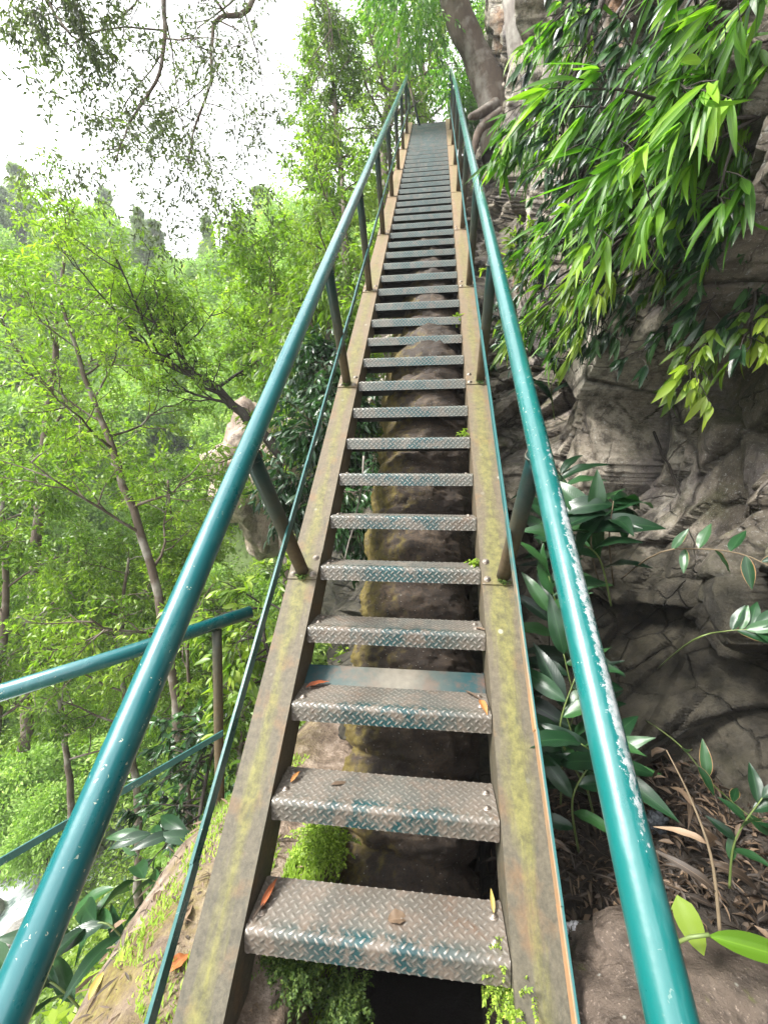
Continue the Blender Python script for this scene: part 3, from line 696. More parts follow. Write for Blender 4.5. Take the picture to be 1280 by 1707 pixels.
T_('valley_tree', 'yellow-green tree rising at the far left under the dull hilltop trees', 'tree',
   [P(40, 1250, 9), P(60, 900, 9), P(90, 600, 9), P(110, 400, 9)], [.12, .1, .06, .02],
   18, 2.2, 'leaf_yellow', .11, .034, lev=2, f0=.3, seed=24, upb=.2)
T_('valley_tree', 'yellow-green tree right of the forked trunk, next to the steep handrail', 'tree',
   [P(480, 1000, 8.5), P(470, 800, 8.5), P(455, 600, 8.5), P(450, 430, 8.5)], [.11, .09, .05, .02],
   16, 1.7, 'leaf_yellow', .12, .035, lev=2, f0=.6, seed=25, upb=.2)
T_('valley_tree', 'light green tree whose crown fills the view under the side railing', 'tree',
   [P(120, 1500, 8.5), P(115, 1300, 8.5), P(100, 1150, 8.5), P(105, 1020, 8.5)], [.08, .06, .04, .02],
   15, 1.8, 'leaf_yellow', .10, .03, dens=1.2, lev=2, f0=.4, seed=26, upb=.05)
T_('valley_tree', 'feathery green tree between the slender trunk and the steep handrail', 'tree',
   [P(300, 1300, 8), P(300, 1100, 8), P(290, 950, 8), P(280, 800, 8)], [.08, .06, .04, .02],
   15, 1.7, 'leaf_mid', .10, .03, dens=1.2, lev=2, f0=.25, seed=27, upb=.05)
# --- trees and shrubs close on the left of the stairs
T_('stairside_tree', 'tall bright tree standing behind the upper left handrail', 'tree',
   [P(560, 900, 6.5), P(560, 700, 7), P(575, 480, 7.5), P(570, 300, 8.5)], [.1, .08, .06, .03],
   20, 1.6, 'leaf_yellow', .13, .036, lev=2, f0=.1, seed=31, upb=.1, droop=.8, leafdown=.8)
T_('stairside_tree', 'narrow tree reaching into the white sky left of the stair top', 'tree',
   [P(590, 640, 9), P(570, 350, 9.5), P(560, 180, 10), P(545, 60, 10)], [.1, .08, .05, .02],
   24, 1.05, 'leaf_mid', .12, .036, dens=1.1, lev=2, f0=.2, seed=32, upb=.1, droop=.5, leafdown=.4)
T_('stairside_tree', 'tall bright creeper-hung tree above the left handrail end', 'tree',
   [P(640, 420, 11), P(640, 220, 12), P(665, 100, 12), P(650, -60, 12)], [.14, .12, .09, .05],
   24, 1.9, 'leaf_yellow', .13, .04, lev=2, f0=.2, seed=33, upb=.0, droop=.9, leafdown=.7)
T_('stairside_tree', 'sparse grey-green tree standing behind the top of the stairs', 'tree',
   [P(700, 330, 14), P(705, 180, 14.5), P(700, 60, 15), P(705, -60, 15)], [.14, .12, .08, .04],
   22, 2.2, 'leaf_mid', .15, .045, lev=2, f0=.25, seed=34, upb=.1)
T_('dark_shrub', 'dark glossy shrub beside the left stringer below the first joint posts', 'shrub',
   [P(560, 900, 4.2), P(550, 800, 4.3), P(550, 700, 4.5), P(555, 600, 4.8)], [.05, .04, .03, .02],
   16, .6, 'leaf_dark', .12, .034, lev=2, f0=.0, seed=41, upb=.0, droop=.8, leafdown=.7, T=T_MD, twig=.28)
T_('dark_shrub', 'drooping green shrub behind the left mid rail', 'shrub',
   [P(560, 760, 5.2), P(548, 650, 5.3), P(545, 560, 5.5), P(570, 460, 6.0)], [.05, .04, .03, .02],
   16, .8, 'leaf_mid', .13, .032, lev=2, f0=.0, seed=42, upb=.0, droop=.8, leafdown=.8, T=T_MD, twig=.28)
# --- big limb hanging in from the top left
T_('overhanging_branch', 'thin crooked branch of small dark leaves hanging against the white sky', 'branch',
   [P(470, -160, 6.0), P(415, 10, 6), P(360, 35, 6), P(350, 140, 5.9), P(325, 210, 5.9), P(312, 290, 5.8)], [.05, .035, .028, .02, .014, .006],
   16, 1.6, 'leaf_sky', .082, .028, dens=.5, lev=2, f0=.05, seed=51, upb=-.5, twig=.3, parts=('bough', 'twigs', 'leaves'), bias=Vector((0, 0, -.35)))
T_('overhanging_branch', 'second leafy branch hanging left of the crooked one against the sky', 'branch',
   [P(240, -200, 5.5), P(275, 20, 5.5), P(265, 120, 5.4), P(215, 210, 5.3), P(190, 280, 5.3)], [.05, .03, .02, .012, .006],
   17, 1.45, 'leaf_sky', .08, .028, dens=.55, lev=2, f0=.05, seed=52, upb=-.5, twig=.28, parts=('bough', 'twigs', 'leaves'), bias=Vector((0, 0, -.3)))
T_('overhanging_branch', 'denser green branch filling the top left corner', 'branch',
   [P(60, -260, 5), P(70, -80, 5), P(80, 0, 5), P(120, 60, 5)], [.05, .03, .02, .012],
   13, .9, 'leaf_sky', .08, .028, dens=.75, lev=2, f0=.05, seed=53, upb=-.4, twig=.28, parts=('bough', 'twigs', 'leaves'))

# --- forest on the far slope (a few crowns, copied)
def crown_proto(seed, mat, R0, H, nl, size, lobes=9, conic=False):
    rs = np.random.default_rng(seed); cs = []; 
    for i in range(lobes):
        a = rs.uniform(0, 6.3); z = rs.uniform(.35, 1.0); rr = R0 * ((1.05 - z) * 1.3 if conic else math.sin(math.pi * min(1, z * .9)) ** .5) * rs.uniform(.2, .75)
        cs.append((rr * math.cos(a), rr * math.sin(a), z * H, R0 * rs.uniform(.32, .55) * (1.3 - z if conic else 1)))
    P_ = []; D_ = []
    for i in range(nl):
        c = cs[rs.integers(len(cs))]; d = rs.normal(size=3); d /= np.linalg.norm(d)
        r = c[3] * rs.uniform(.5, 1.3) ; ruf = 1 + .25 * noise.noise(Vector((d * 2.3)) + Vector(c[:3]))
        P_.append(np.array(c[:3]) + d * r * ruf * np.array([1, 1, .7])); D_.append(d + rs.normal(size=3) * .5 + np.array([0, 0, -.2]))
    N = len(P_); tn = np.clip(np.array([noise.noise(Vector(p) * .9) for p in P_]) * .7 + .45 + rs.normal(size=N) * .15, 0, 1)
    rt = thing('hillside_tree', 'x', 'tree', (0, 0, 0), 'trees covering the far slope')
    pts = [Vector((0, 0, -1.5)), Vector((.1, 0, H * .4)), Vector((0, .1, H * .85))]; B = MB(); B.tube([cat(pts, i / 8) for i in range(9)], [R0 * .07 * (1 - .08 * i) for i in range(9)], 7)
    for c in cs: B.tube([Vector((0, 0, c[2] * .55)), Vector((c[0] * .5, c[1] * .5, c[2] * .75)), Vector(c[:3])], [R0 * .03, R0 * .02, R0 * .01], 5, False)
    B.obj('trunk', M['bark'], rt)
    leaves('crown', T_SM, P_, D_, nrmz(np.array(D_) + rdir(N, .8)), size * rs.uniform(.6, 1.3, N), size * .5 * rs.uniform(.6, 1.2, N), M[mat], rt, tone=tn)
    return rt
protos = [crown_proto(1, 'leaf_far', 2.6, 5.5, 14000, .22), crown_proto(2, 'leaf_far', 2.2, 5.0, 13000, .20, 14), crown_proto(3, 'leaf_far', 2.4, 5.2, 13000, .20, 13),
          crown_proto(4, 'leaf_pine', 2.0, 8.0, 13000, .22, 18, True), crown_proto(5, 'leaf_yellow', 2.3, 5.0, 14000, .20, 12)]
lab = ['rounded green tree on the steep far slope', 'low bushy green tree on the steep far slope', 'fresh green tree on the steep far slope', 'tall dull grey-green tree on the crest of the far slope', 'yellow-green tree on the steep far slope']
def place(pi, x, y, sc, first={}, z=None, label=None):
    rt = protos[pi]
    if pi in first:
        c = rt.copy(); C.objects.link(c)
        for ch in rt.children: d = ch.copy(); C.objects.link(d); d.parent = c
        rt = c
    first[pi] = 1
    rt['label'] = label or lab[pi]
    rt.location = (x, y, (ground_z(x, y) if z is None else z) - .3); rt.rotation_euler = (random.uniform(-.08, .08), random.uniform(-.08, .08), random.uniform(0, 6.3))
    rt.scale = (sc * random.uniform(.85, 1.15),) * 2 + (sc * random.uniform(.85, 1.2),)
for ch in [c for p in protos for c in p.children]: ch.location = (0, 0, 0)
rr_ = random.Random(5); spots = []
def inview(x, y, z):
    q = CM.transposed() @ (Vector((x, y, z)) - CAM); 
    if q.z > -1: return None
    return 640 + F * q.x / -q.z, 853.5 - F * q.y / -q.z
for att in range(5000):
    if len(spots) >= 215: break
    x, y = (-rr_.uniform(13, 52), rr_.uniform(2, 60)) if att < 1200 else (-rr_.uniform(1.5, 22), rr_.uniform(15, 42))
    if ground_z(x, y) < -8: continue
    pr_ = inview(x, y, ground_z(x, y) + 2.5)
    if pr_ is None or not (-120 < pr_[0] < 720): continue
    if 310 < pr_[0] < 500 and 640 < pr_[1] < 1000 and y < 17: continue
    if any((x - a) ** 2 + (y - b) ** 2 < 4.5 for a, b in spots): continue
    spots.append((x, y)); gz = ground_z(x, y)
    place(3 if gz > 17 and rr_.random() < .75 else rr_.choice([0, 1, 2, 4, 0, 1]), x, y, rr_.uniform(.75, 1.25) * (1 if x > -30 else 1.2))
# near bank between the stairs and the river, and the slope ahead
near = []
for att in range(3000):
    if len(near) >= 70: break
    x, y = -rr_.uniform(3.6, 16), rr_.uniform(3, 24)
    gz = ground_z(x, y); pr_ = inview(x, y, gz + 2)
    if pr_ is None or not (-150 < pr_[0] < 640) or (pr_[0] < 230 and pr_[1] > 1390) or (pr_[0] < 330 and pr_[1] > 1150 and x > -8.5) or (330 < pr_[0] < 490 and 680 < pr_[1] < 960): continue
    if any((x - a) ** 2 + (y - b) ** 2 < 2.2 for a, b in near): continue
    near.append((x, y)); place(rr_.choice([1, 2, 4]), x, y, rr_.uniform(.5, .8), label='small leafy tree on the near bank below the stairs')
# pale rock scar beyond the left handrail
def blob(name, c, rx, ry, rz, mat, seed, amp=.25, sub=5, parent=None, detail=3.0):
    import bmesh
    bm = bmesh.new(); bmesh.ops.create_icosphere(bm, subdivisions=sub, radius=1)
    for v in bm.verts:
        p = v.co.copy(); q = p + Vector((seed * 3.1, seed, 0)); a, b, cc = vor(q * 1.6)
        k = 1 + amp * noise.fractal(q * 1.3, 1, 2, 4) + amp * .5 * (noise.cell(cc * 4) - .5) - amp * .5 * math.exp(-(b - a) / .06) + amp * .12 * noise.fractal(q * 9, .8, 2, detail)
        v.co = Vector((p.x * rx, p.y * ry, p.z * rz)) * k
    me = bpy.data.meshes.new(name); bm.to_mesh(me); bm.free()
    o = link(name, me, mat, parent); o.location = c; return o
o = blob('rock_scar', P(450, 800, 15), 2.1, 2.4, 2.7, M['far_rock'], 3, .28); tag(o, 'bare pinkish rock outcrop on the gorge side beyond the left handrail', 'rock')
# river boulders
for i, (u, v, d, s_) in enumerate([(20, 1440, 14.5, .75), (70, 1405, 15, .5), (30, 1500, 13.5, .55), (150, 1365, 16, .45), (110, 1470, 14, .4), (180, 1440, 14.6, .35), (60, 1350, 17, .5)]):
    p = P(u, v, d); o = blob('river_boulder', (p.x, p.y, -8.2), s_ * 1.2, s_, s_ * .6, M['river_stone'], i + 8, .2, 4)
    tag(o, ['broad pale boulder at the left picture edge in the river', 'grey boulder beside the broad one in the river', 'pale boulder nearest the dark handrail foot', 'small upstream boulder under the overhanging twigs', 'low grey boulder in the rushing water', 'smallest pale boulder near the bank leaves', 'boulder farthest upstream at the left'][i], 'boulder', 'boulders in the river')

rb = blob('bank_stone', (-12.5, 7, -8.3), .4, .33, .2, M['river_stone'], 31, .2, 3); tag(rb, 'pale rounded stone on the river bank far below', 'stone', 'stones along the river')
for i in range(70):
    c = rb.copy(); C.objects.link(c); c.location = (-random.uniform(7.5, 13), random.uniform(4, 13), -8.2); c.rotation_euler = (0, 0, random.uniform(0, 6)); k = random.uniform(.4, 1.3); c.scale = (k, k * random.uniform(.7, 1.2), k)
pp = []; dd = []; uu = []; LL = []
for _ in range(150000):
    if random.random() < .45: x, y = -random.uniform(.95, 8.2), random.uniform(-.5, 16); l = random.uniform(.05, .13)
    else: x, y = -random.uniform(8, 34), random.uniform(0, 40); l = random.uniform(.14, .32)
    if x > -1.6 - .1 * y and y < 1.6: continue
    z = ground_z(x, y)
    if z < -8.05 or (-13.6 < x < -8.6 and z < -7.9): continue
    k = .5 + .5 * noise.noise(Vector((x, y, 0)) * (.9 if x > -8 else .5)); 
    if k < .28 and x > -8: continue
    pp.append((x, y, z + random.random() ** .7 * (.15 + k * (.55 if x > -8 else 1.5)))); dd.append((random.gauss(0, 1), random.gauss(-.3, 1), random.gauss(0, .5))); uu.append((random.gauss(.3, .6), random.gauss(-.3, .6), 1)); LL.append(l)
LL = np.array(LL); o = leaves('undergrowth', T_SM, pp, dd, uu, LL, LL * .42, M['leaf_mid'], droop=.3, tone=np.clip(np.array([.5 + .7 * noise.noise(Vector(p) * .8) for p in pp]) + rng.normal(size=len(pp)) * .12, 0, 1))
tag(o, 'low green undergrowth covering the gorge slopes', 'undergrowth', kind='stuff')
# ------------------------------------------------------------------ trunks on the cliff top at upper right
def limb(name, label, pts, rads, mat, catg='tree', k=26, rough=.12):
    root = thing(name, label, catg, pts[0]); V = []; Fc = []; n = 90
    for i in range(n):
        t = i / (n - 1); c = cat(pts, t); tg = (cat(pts, min(1, t + .01)) - cat(pts, max(0, t - .01))).normalized()
        X = Vector((1, 0, .2)); X = (X - tg * X.dot(tg)).normalized(); Y = tg.cross(X); r = np.interp(t, np.linspace(0, 1, len(rads)), rads)
        for j in range(k):
            a = j * 2 * math.pi / k; d = X * math.cos(a) + Y * math.sin(a); p = c + d * r
            V.append(tuple(c + d * r * (1 + rough * 1.6 * noise.fractal(Vector((p.x * 2, p.y * 2, p.z * .9)), 1, 2, 3) + rough * .5 * noise.noise(Vector((a * 2.2, a, p.z * .6))))))
    for i in range(n - 1):
        for j in range(k): j2 = (j + 1) % k; Fc.append((i * k + j, i * k + j2, (i + 1) * k + j2, (i + 1) * k + j))
    link('trunk', mesh_pf('trunk', V, Fc), M[mat], root); return root
def crownfor(root, cents, mat, L, W, n, spread, down=.6, T=T_SM, name='crown'):
    pp = []; dd = []
    for c, s_ in cents:
        for _ in range(int(n * s_)):
            tw = Vector(rdir(1, .1)[0]) * random.uniform(.1, 1) ** .5 * spread * s_ ; b_ = Vector(c) + tw
            ax_ = (tw.normalized() + Vector((0, 0, -down))).normalized()
            for q in range(7):
                sd_ = Vector(rdir(1)[0]); pp.append(tuple(b_ + ax_ * q * L * .35)); dd.append(tuple(ax_ * .8 + sd_ * .8 + Vector((0, 0, -down * .7))))
    N = len(pp); tn = np.clip(np.array([noise.noise(Vector(p) * 1.1) for p in pp]) * .8 + .5 + rng.normal(size=N) * .12, 0, 1)
    return leaves(name, T, pp, dd, rdir(N, 1.2), L * rng.uniform(.6, 1.2, N), W * rng.uniform(.7, 1.2, N), M[mat], root, tone=tn)
t1 = limb('leaning_tree', 'big leaning tree whose mottled trunk rises from dark roots at the stair top', [P(838, 250, 9.6), P(822, 160, 9.4), P(795, 95, 9.2), P(762, 20, 9), P(730, -80, 9)], [.50, .34, .30, .27, .24], 'bark')
for q, (a, b, c_) in enumerate([((835, 190), (800, 215), (785, 270)), ((830, 190), (835, 240), (805, 300)), ((842, 200), (868, 220), (872, 250)), ((825, 175), (798, 190), (782, 195))]):
    MB().tube([cat([P(*a, 8.95), P(*b, 8.7), P(*c_, 8.6)], i / 8) for i in range(9)], [.13 - .01 * i for i in range(9)], 10).obj('root', M['bark'], t1)
crownfor(t1, [(P(830, 60, 11), 1), (P(835, 30, 11), 1.0), (P(765, 130, 11), .8), (P(785, 170, 11), .7), (P(700, 10, 9), 1.2), (P(660, -30, 9), 1.2), (P(775, 190, 10.8), .4), (P(840, 90, 11), .8)], 'leaf_bright', .16, .042, 260, .85)
t2 = limb('grey_tree', 'pale grey-barked tree behind the drooping bright leaves, right of the leaning tree', [P(900, 260, 7.6), P(885, 120, 7.4), P(868, 30, 7.2), P(850, -80, 7)], [.38, .31, .28, .25], 'bark_grey')

# ------------------------------------------------------------------ overhanging shrub at upper right
def hang(name, label, stem, rads, nb, bl, mat, L, W, seed, dirs, lat=.35, lean=(-.62, -.1, 0), T=T_MD2, dens=1., down=.9, bark='bark_dark', tone=None, catg='shrub', group=None):
    """drooping evergreen boughs: twigs end in whorls of long hanging leaves"""
    rnd = random.Random(seed); root = thing(name, label, catg, stem[0], group); pts = [Vector(p) for p in stem]
    n = 16; tr = [cat(pts, i / n) for i in range(n + 1)]; B = MB(); B.tube(tr, [np.interp(i / n, np.linspace(0, 1, len(rads)), rads) for i in range(n + 1)], 8, False)
    LP = []; LD = []; LT = []
    for b_ in range(nb):
        i = min(n - 1, int(n * (b_ + .5) / nb)); p = tr[i]; d = (Vector(dirs) + Vector((rnd.gauss(0, lat), rnd.gauss(0, lat), rnd.gauss(0, lat)))).normalized()
        o = [p]
        for q in range(6): d = (d + Vector((rnd.gauss(0, .12), rnd.gauss(0, .12), -.10))).normalized(); o.append(o[-1] + d * bl / 6 * rnd.uniform(.7, 1.2))
        B.tube(o, [.010 - .0013 * q for q in range(7)], 5, False)
        for tw in range(int(8 * dens)):
            f = rnd.uniform(.15, 1) * 6; q = min(5, int(f)); pp_ = o[q].lerp(o[q + 1], f - q)
            td = ((o[q + 1] - o[q]).normalized() * .6 + Vector((rnd.gauss(0, .6), rnd.gauss(0, .6), rnd.gauss(0, .4)))).normalized()
            e = pp_ + td * rnd.uniform(.06, .2) + Vector((0, 0, -.02)); B.tube([pp_, (pp_ + e) / 2 + Vector((0, 0, .01)), e], .0025, 4, False)
            tn = rnd.random()
            for w_ in range(rnd.randint(5, 8)):
                LP.append(e.lerp(pp_, rnd.random() * .35)); LD.append(td * .35 + Vector((rnd.gauss(0, .22), rnd.gauss(0, .22), rnd.gauss(-down, .2))) + Vector(lean) * down); LT.append(min(1, max(0, tn + rnd.gauss(0, .15))))
    B.obj('twigs', M[bark], root); N = len(LP)
    leaves('leaves', T, [tuple(p) for p in LP], [tuple(p) for p in LD], rdir(N, .3) + np.array([-.6, -.6, .5]), L * rng.uniform(.35, 1.3, N), W * rng.uniform(.6, 1.3, N), M[mat], root, droop=rng.uniform(-.05, .5, N), fold=.35, wave=.05, tone=np.array(LT))
    return root
LFT = (-.75, -.25, -.2)
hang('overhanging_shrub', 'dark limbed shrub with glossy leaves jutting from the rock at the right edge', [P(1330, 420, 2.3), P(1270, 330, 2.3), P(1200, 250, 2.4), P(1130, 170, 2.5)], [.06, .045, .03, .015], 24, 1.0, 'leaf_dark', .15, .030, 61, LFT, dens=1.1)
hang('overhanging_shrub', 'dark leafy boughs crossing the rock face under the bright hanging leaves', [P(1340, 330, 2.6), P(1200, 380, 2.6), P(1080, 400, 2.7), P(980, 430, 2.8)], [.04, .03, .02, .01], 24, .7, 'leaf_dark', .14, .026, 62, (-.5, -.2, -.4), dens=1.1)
hang('overhanging_shrub', 'bright lime leaves hanging in long bunches at upper right', [P(1260, 60, 1.9), P(1180, 110, 1.95), P(1110, 190, 2.0), P(1020, 270, 2.1)], [.02, .015, .01, .006], 11, .6, 'leaf_bright', .27, .028, 63, (-.6, -.1, -.25), dens=.8, down=.75, lean=(-.85, -.1, 0))
hang('overhanging_shrub', 'bright green fringe hanging beside the grey trunk', [P(1020, -40, 3.2), P(980, 60, 3.2), P(950, 150, 3.2), P(935, 230, 3.3)], [.03, .02, .015, .01], 18, .6, 'leaf_bright', .20, .034, 64, (-.6, -.1, -.3), dens=1.1)
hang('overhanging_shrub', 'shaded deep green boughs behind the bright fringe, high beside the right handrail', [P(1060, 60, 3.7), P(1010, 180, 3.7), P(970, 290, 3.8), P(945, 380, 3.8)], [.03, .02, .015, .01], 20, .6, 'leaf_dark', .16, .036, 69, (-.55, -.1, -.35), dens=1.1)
hang('overhanging_shrub', 'mixed green leaves trailing down the rock above the stair rail', [P(1120, 240, 2.9), P(1040, 330, 3.0), P(980, 420, 3.1), P(940, 500, 3.2)], [.03, .02, .015, .01], 18, .6, 'leaf_bright', .17, .028, 65, (-.55, -.2, -.3), dens=1.0)
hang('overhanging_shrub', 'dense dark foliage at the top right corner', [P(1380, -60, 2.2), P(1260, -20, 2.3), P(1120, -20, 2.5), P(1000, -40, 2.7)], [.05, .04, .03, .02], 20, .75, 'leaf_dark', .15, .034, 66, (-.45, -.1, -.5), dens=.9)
hang('overhanging_shrub', 'loose bunch of serrated leaves dangling low at the right edge', [P(1330, 480, 2.0), P(1260, 510, 2.0), P(1215, 530, 2.0), P(1180, 560, 2.0)], [.012, .01, .007, .004], 6, .28, 'leaf_mid', .12, .030, 67, (-.3, -.1, -.3), dens=.9)
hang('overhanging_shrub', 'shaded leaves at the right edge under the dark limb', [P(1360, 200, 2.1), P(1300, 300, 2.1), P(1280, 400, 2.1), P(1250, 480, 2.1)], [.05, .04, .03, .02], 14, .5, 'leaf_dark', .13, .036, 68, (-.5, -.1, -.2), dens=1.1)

hang('overhanging_shrub', 'lime leaves streaming from the top edge at the right corner', [P(1330, -60, 1.8), P(1270, -20, 1.8), P(1220, 20, 1.85), P(1180, 60, 1.9)], [.014, .01, .008, .005], 9, .45, 'leaf_bright', .26, .030, 81, (-.5, -.1, -.3), dens=.8, down=.75, lean=(-.85, -.1, 0))
hang('overhanging_shrub', 'lime leaves near the right edge below the single round yellow leaf', [P(1340, 140, 1.8), P(1270, 190, 1.8), P(1200, 230, 1.85), P(1140, 270, 1.9)], [.014, .01, .008, .005], 6, .4, 'leaf_bright', .26, .028, 82, (-.5, -.1, -.3), dens=.8, down=.75, lean=(-.85, -.1, 0))
hang('overhanging_shrub', 'light green leaves trailing low across the rock, left of the dangling bunch', [P(1190, 300, 2.3), P(1090, 360, 2.35), P(1010, 420, 2.4), P(960, 480, 2.5)], [.014, .01, .008, .005], 9, .42, 'leaf_mid', .16, .024, 83, (-.5, -.1, -.4), dens=.8, down=.8)
rl = leaves('round_leaf', T_OV, [tuple(P(1168, 100, 1.7))], [tuple(P(1134, 101, 1.7) - P(1168, 100, 1.7))], [(-.3, -.9, .3)], .085, .075, M['leaf_bright'], droop=.05, fold=.1, tone=1.0); tag(rl, 'single round yellow-green leaf among the long lime ones', 'leaf')
# small ferny shrub right of the stairs
hang('small_shrub', 'small leafy sprig on the rock beside the right mid rail', [P(900, 470, 4.2), P(880, 440, 4.2), P(860, 420, 4.2)], [.01, .008, .005], 8, .35, 'leaf_mid', .09, .026, 71, (-.2, -.3, .3), down=.2)
hang('small_shrub', 'dark sprig in the crevice below the small leafy sprig', [P(905, 610, 3.6), P(885, 580, 3.6), P(865, 560, 3.6)], [.01, .008, .005], 8, .3, 'leaf_dark', .09, .026, 72, (-.2, -.3, .2), down=.3)

# ------------------------------------------------------------------ ginger plants and broad leaves
def frond(name, label, pts, L, W, n, mat, side=(1, 0, 0), seed=0, droop=.35, stem='stalk', r=.006, catg='plant', f0=.25, T=T_BIG, group=None, up=.2, wave=.03):
    rnd = random.Random(seed); pts = [Vector(p) for p in pts]; root = thing(name, label, catg, pts[0], group)
    c = [cat(pts, i / 14) for i in range(15)]; MB().tube(c, [r * (1 - .6 * i / 14) for i in range(15)], 8).obj('stem', M[stem], root)
    LP = []; LD = []; LU = []; sd_ = Vector(side)
    for i in range(n):
        f = f0 + (1 - f0) * i / max(1, n - 1); x = f * 14; q = min(13, int(x)); p = c[q].lerp(c[q + 1], x - q); ax_ = (c[q + 1] - c[q]).normalized()
        s_ = sd_ * (1 if i % 2 else -1) * rnd.uniform(.5, 1.2) + Vector((rnd.gauss(0, .3), rnd.gauss(0, .3), rnd.gauss(0, .3)))
        if i == n - 1: s_ = Vector()
        d = ax_ * .75 + s_ * .9 + Vector((rnd.gauss(0, .15), rnd.gauss(0, .15), up + rnd.gauss(0, .12))); LP.append(tuple(p)); LD.append(tuple(d))
        LU.append(tuple(Vector((-.3, -.5, .8)) + Vector((rnd.gauss(0, .25), rnd.gauss(0, .25), rnd.gauss(0, .2)))))
    LL = L * np.array([rnd.uniform(.75, 1.1) for _ in range(n)])
    leaves('leaves', T, LP, LD, LU, LL, LL * W / L, M[mat], root, droop=droop, fold=.3, wave=wave)
    return root
G = 'ginger plants right of the stairs'
frond('ginger_plant', 'broad glossy plant spreading flat over the rock ledge', [rock(1022, 975, 2.25), P(1015, 900, 2.2), P(1022, 835, 2.15)], .34, .12, 9, 'leaf_ginger', (1, .1, 0), 1, .5, 'dry', f0=.7, group=G, up=-.55)
frond('ginger_plant', 'second broad-leaved plant beside the flat one, nearer the rail', [rock(1000, 980, 2.3), P(985, 915, 2.25), P(990, 860, 2.2)], .32, .11, 8, 'leaf_ginger', (1, .2, 0), 2, .5, 'dry', f0=.65, group=G, up=-.55)
gp = [((950, 1060), (900, 950), (870, 860), 2.6, .26), ((960, 1150), (905, 1040), (880, 960), 2.2, .27), ((985, 1290), (930, 1180), (905, 1090), 1.9, .27), ((960, 1380), (930, 1260), (905, 1180), 1.8, .26),
      ((900, 1340), (905, 1250), (930, 1170), 1.9, .24), ((860, 950), (880, 860), (900, 790), 3.0, .28), ((930, 1420), (920, 1330), (960, 1260), 1.7, .22)]
gl = ['dark glossy ginger plant beside the first right post', 'ginger plant below the first right post, reaching toward the rail', 'ginger plant halfway down between stringer and right handrail', 'low ginger plant with one big upright-veined leaf beside the stringer',
      'ginger plant growing out under the right stringer', 'ginger plant behind the first right post, highest of the row', 'lowest ginger plant by the log near the right stringer']
gp += [((900, 1000), (893, 930), (905, 880), 2.5, .27), ((935, 1130), (890, 1060), (880, 1020), 2.1, .25), ((1000, 900), (960, 850), (930, 800), 2.7, .28)]
gp += [((960, 1300), (925, 1220), (950, 1130), 1.75, .26), ((1010, 1010), (990, 930), (950, 900), 2.1, .27), ((1040, 1330), (1000, 1270), (960, 1240), 1.6, .24), ((890, 700), (885, 640), (905, 590), 3.4, .3)]
gl += ['broad dark plant tucked between the first right post and the handrail', 'broad dark plant just below the joint plate of the right stringer', 'broad dark plant on the rock right of the handrail middle', 'dark drooping plant between right stringer and handrail near the red-ended stalk', 'dark drooping plant against the rock below the flat-spread plant', 'dark plant half hidden by the right handrail above the litter', 'uppermost dark plant, beside the right mid rail under the rock step']
for i, (a, b, c_, d, L) in enumerate(gp):
    sh = 34 if min(b[0], c_[0]) < 925 else 8
    a, b, c_ = [(q[0] + sh, q[1]) for q in (a, b, c_)]; d *= 1.06
    frond('ginger_plant', gl[i], [P(*a, d * 1.05), P(*b, d), P(*c_, d * .99)], L * 1.2, L * .34, 7, 'leaf_ginger', (.9, -.35, 0), 10 + i, .45, group=G, up=-.05, wave=.05)
frond('arching_plant', 'arching stem with brown-edged leaves hanging over the round boulder', [rock(1035, 965, 1.75), P(1090, 925, 1.75), P(1160, 915, 1.65), P(1240, 925, 1.6), P(1310, 960, 1.5)], .13, .042, 9, 'leaf_browned', (0, -.5, -.8), 31, .1, 'dry', f0=.35, r=.004)
frond('arching_plant', 'thin stem ending in a rosette of dark leaves at the right edge', [rock(1095, 1115, 1.6), P(1150, 1070, 1.55), P(1210, 1052, 1.5), P(1262, 1050, 1.45)], .13, .042, 8, 'leaf_browned', (.3, -.5, -.8), 32, .15, f0=.72, r=.0035)
frond('arching_plant', 'drooping stem with narrow leaves in the dark hollow at lower right', [rock(1075, 1200, 1.6), P(1130, 1240, 1.5), P(1190, 1310, 1.45), P(1260, 1370, 1.4)], .12, .036, 7, 'leaf_browned', (.2, -.5, -.7), 33, .2, f0=.4, r=.003)
frond('dry_plant', 'withered plant with tan curling leaves in the dark litter', [P(1200, 1560, 1.35), P(1185, 1430, 1.4), P(1150, 1330, 1.5), P(1110, 1250, 1.6)], .17, .03, 9, 'leaf_dead', (.8, -.4, -.7), 34, .9, 'dry', f0=.2, r=.006, up=-.6, wave=.12)
frond('small_plant', 'small green leafy shoots at the right edge above the slab', [P(1215, 1480, 1.35), P(1225, 1400, 1.33), P(1270, 1330, 1.3)], .11, .035, 8, 'leaf_ginger', (.8, -.4, 0), 36, .3, f0=.3, r=.004)
frond('arrow_leaf', 'upright arrow-shaped green leaf beside the right handrail', [P(1100, 1600, 1.25), P(1110, 1540, 1.25), P(1128, 1492, 1.25)], .14, .07, 1, 'leaf_mid', (1, 0, 0), 37, .25, f0=1, r=.003, T=T_OV, up=-.8)
lf = thing('curled_leaf', 'bright green curled leaf on a pale stem lying over the brown slab', 'leaf', P(1180, 1565, 1.15))
MB().tube([P(1120, 1575, 1.18), P(1150, 1562, 1.16), P(1182, 1558, 1.14)], .005, 10).obj('stem', M['stalk'], lf)
leaves('blade', T_BIG, [tuple(P(1180, 1560, 1.14))], [tuple(P(1290, 1590, 1.1) - P(1180, 1560, 1.14))], [(-.2, -.6, .8)], .24, .055, M['leaf_bright'], lf, droop=.1, fold=.9, tone=.7)
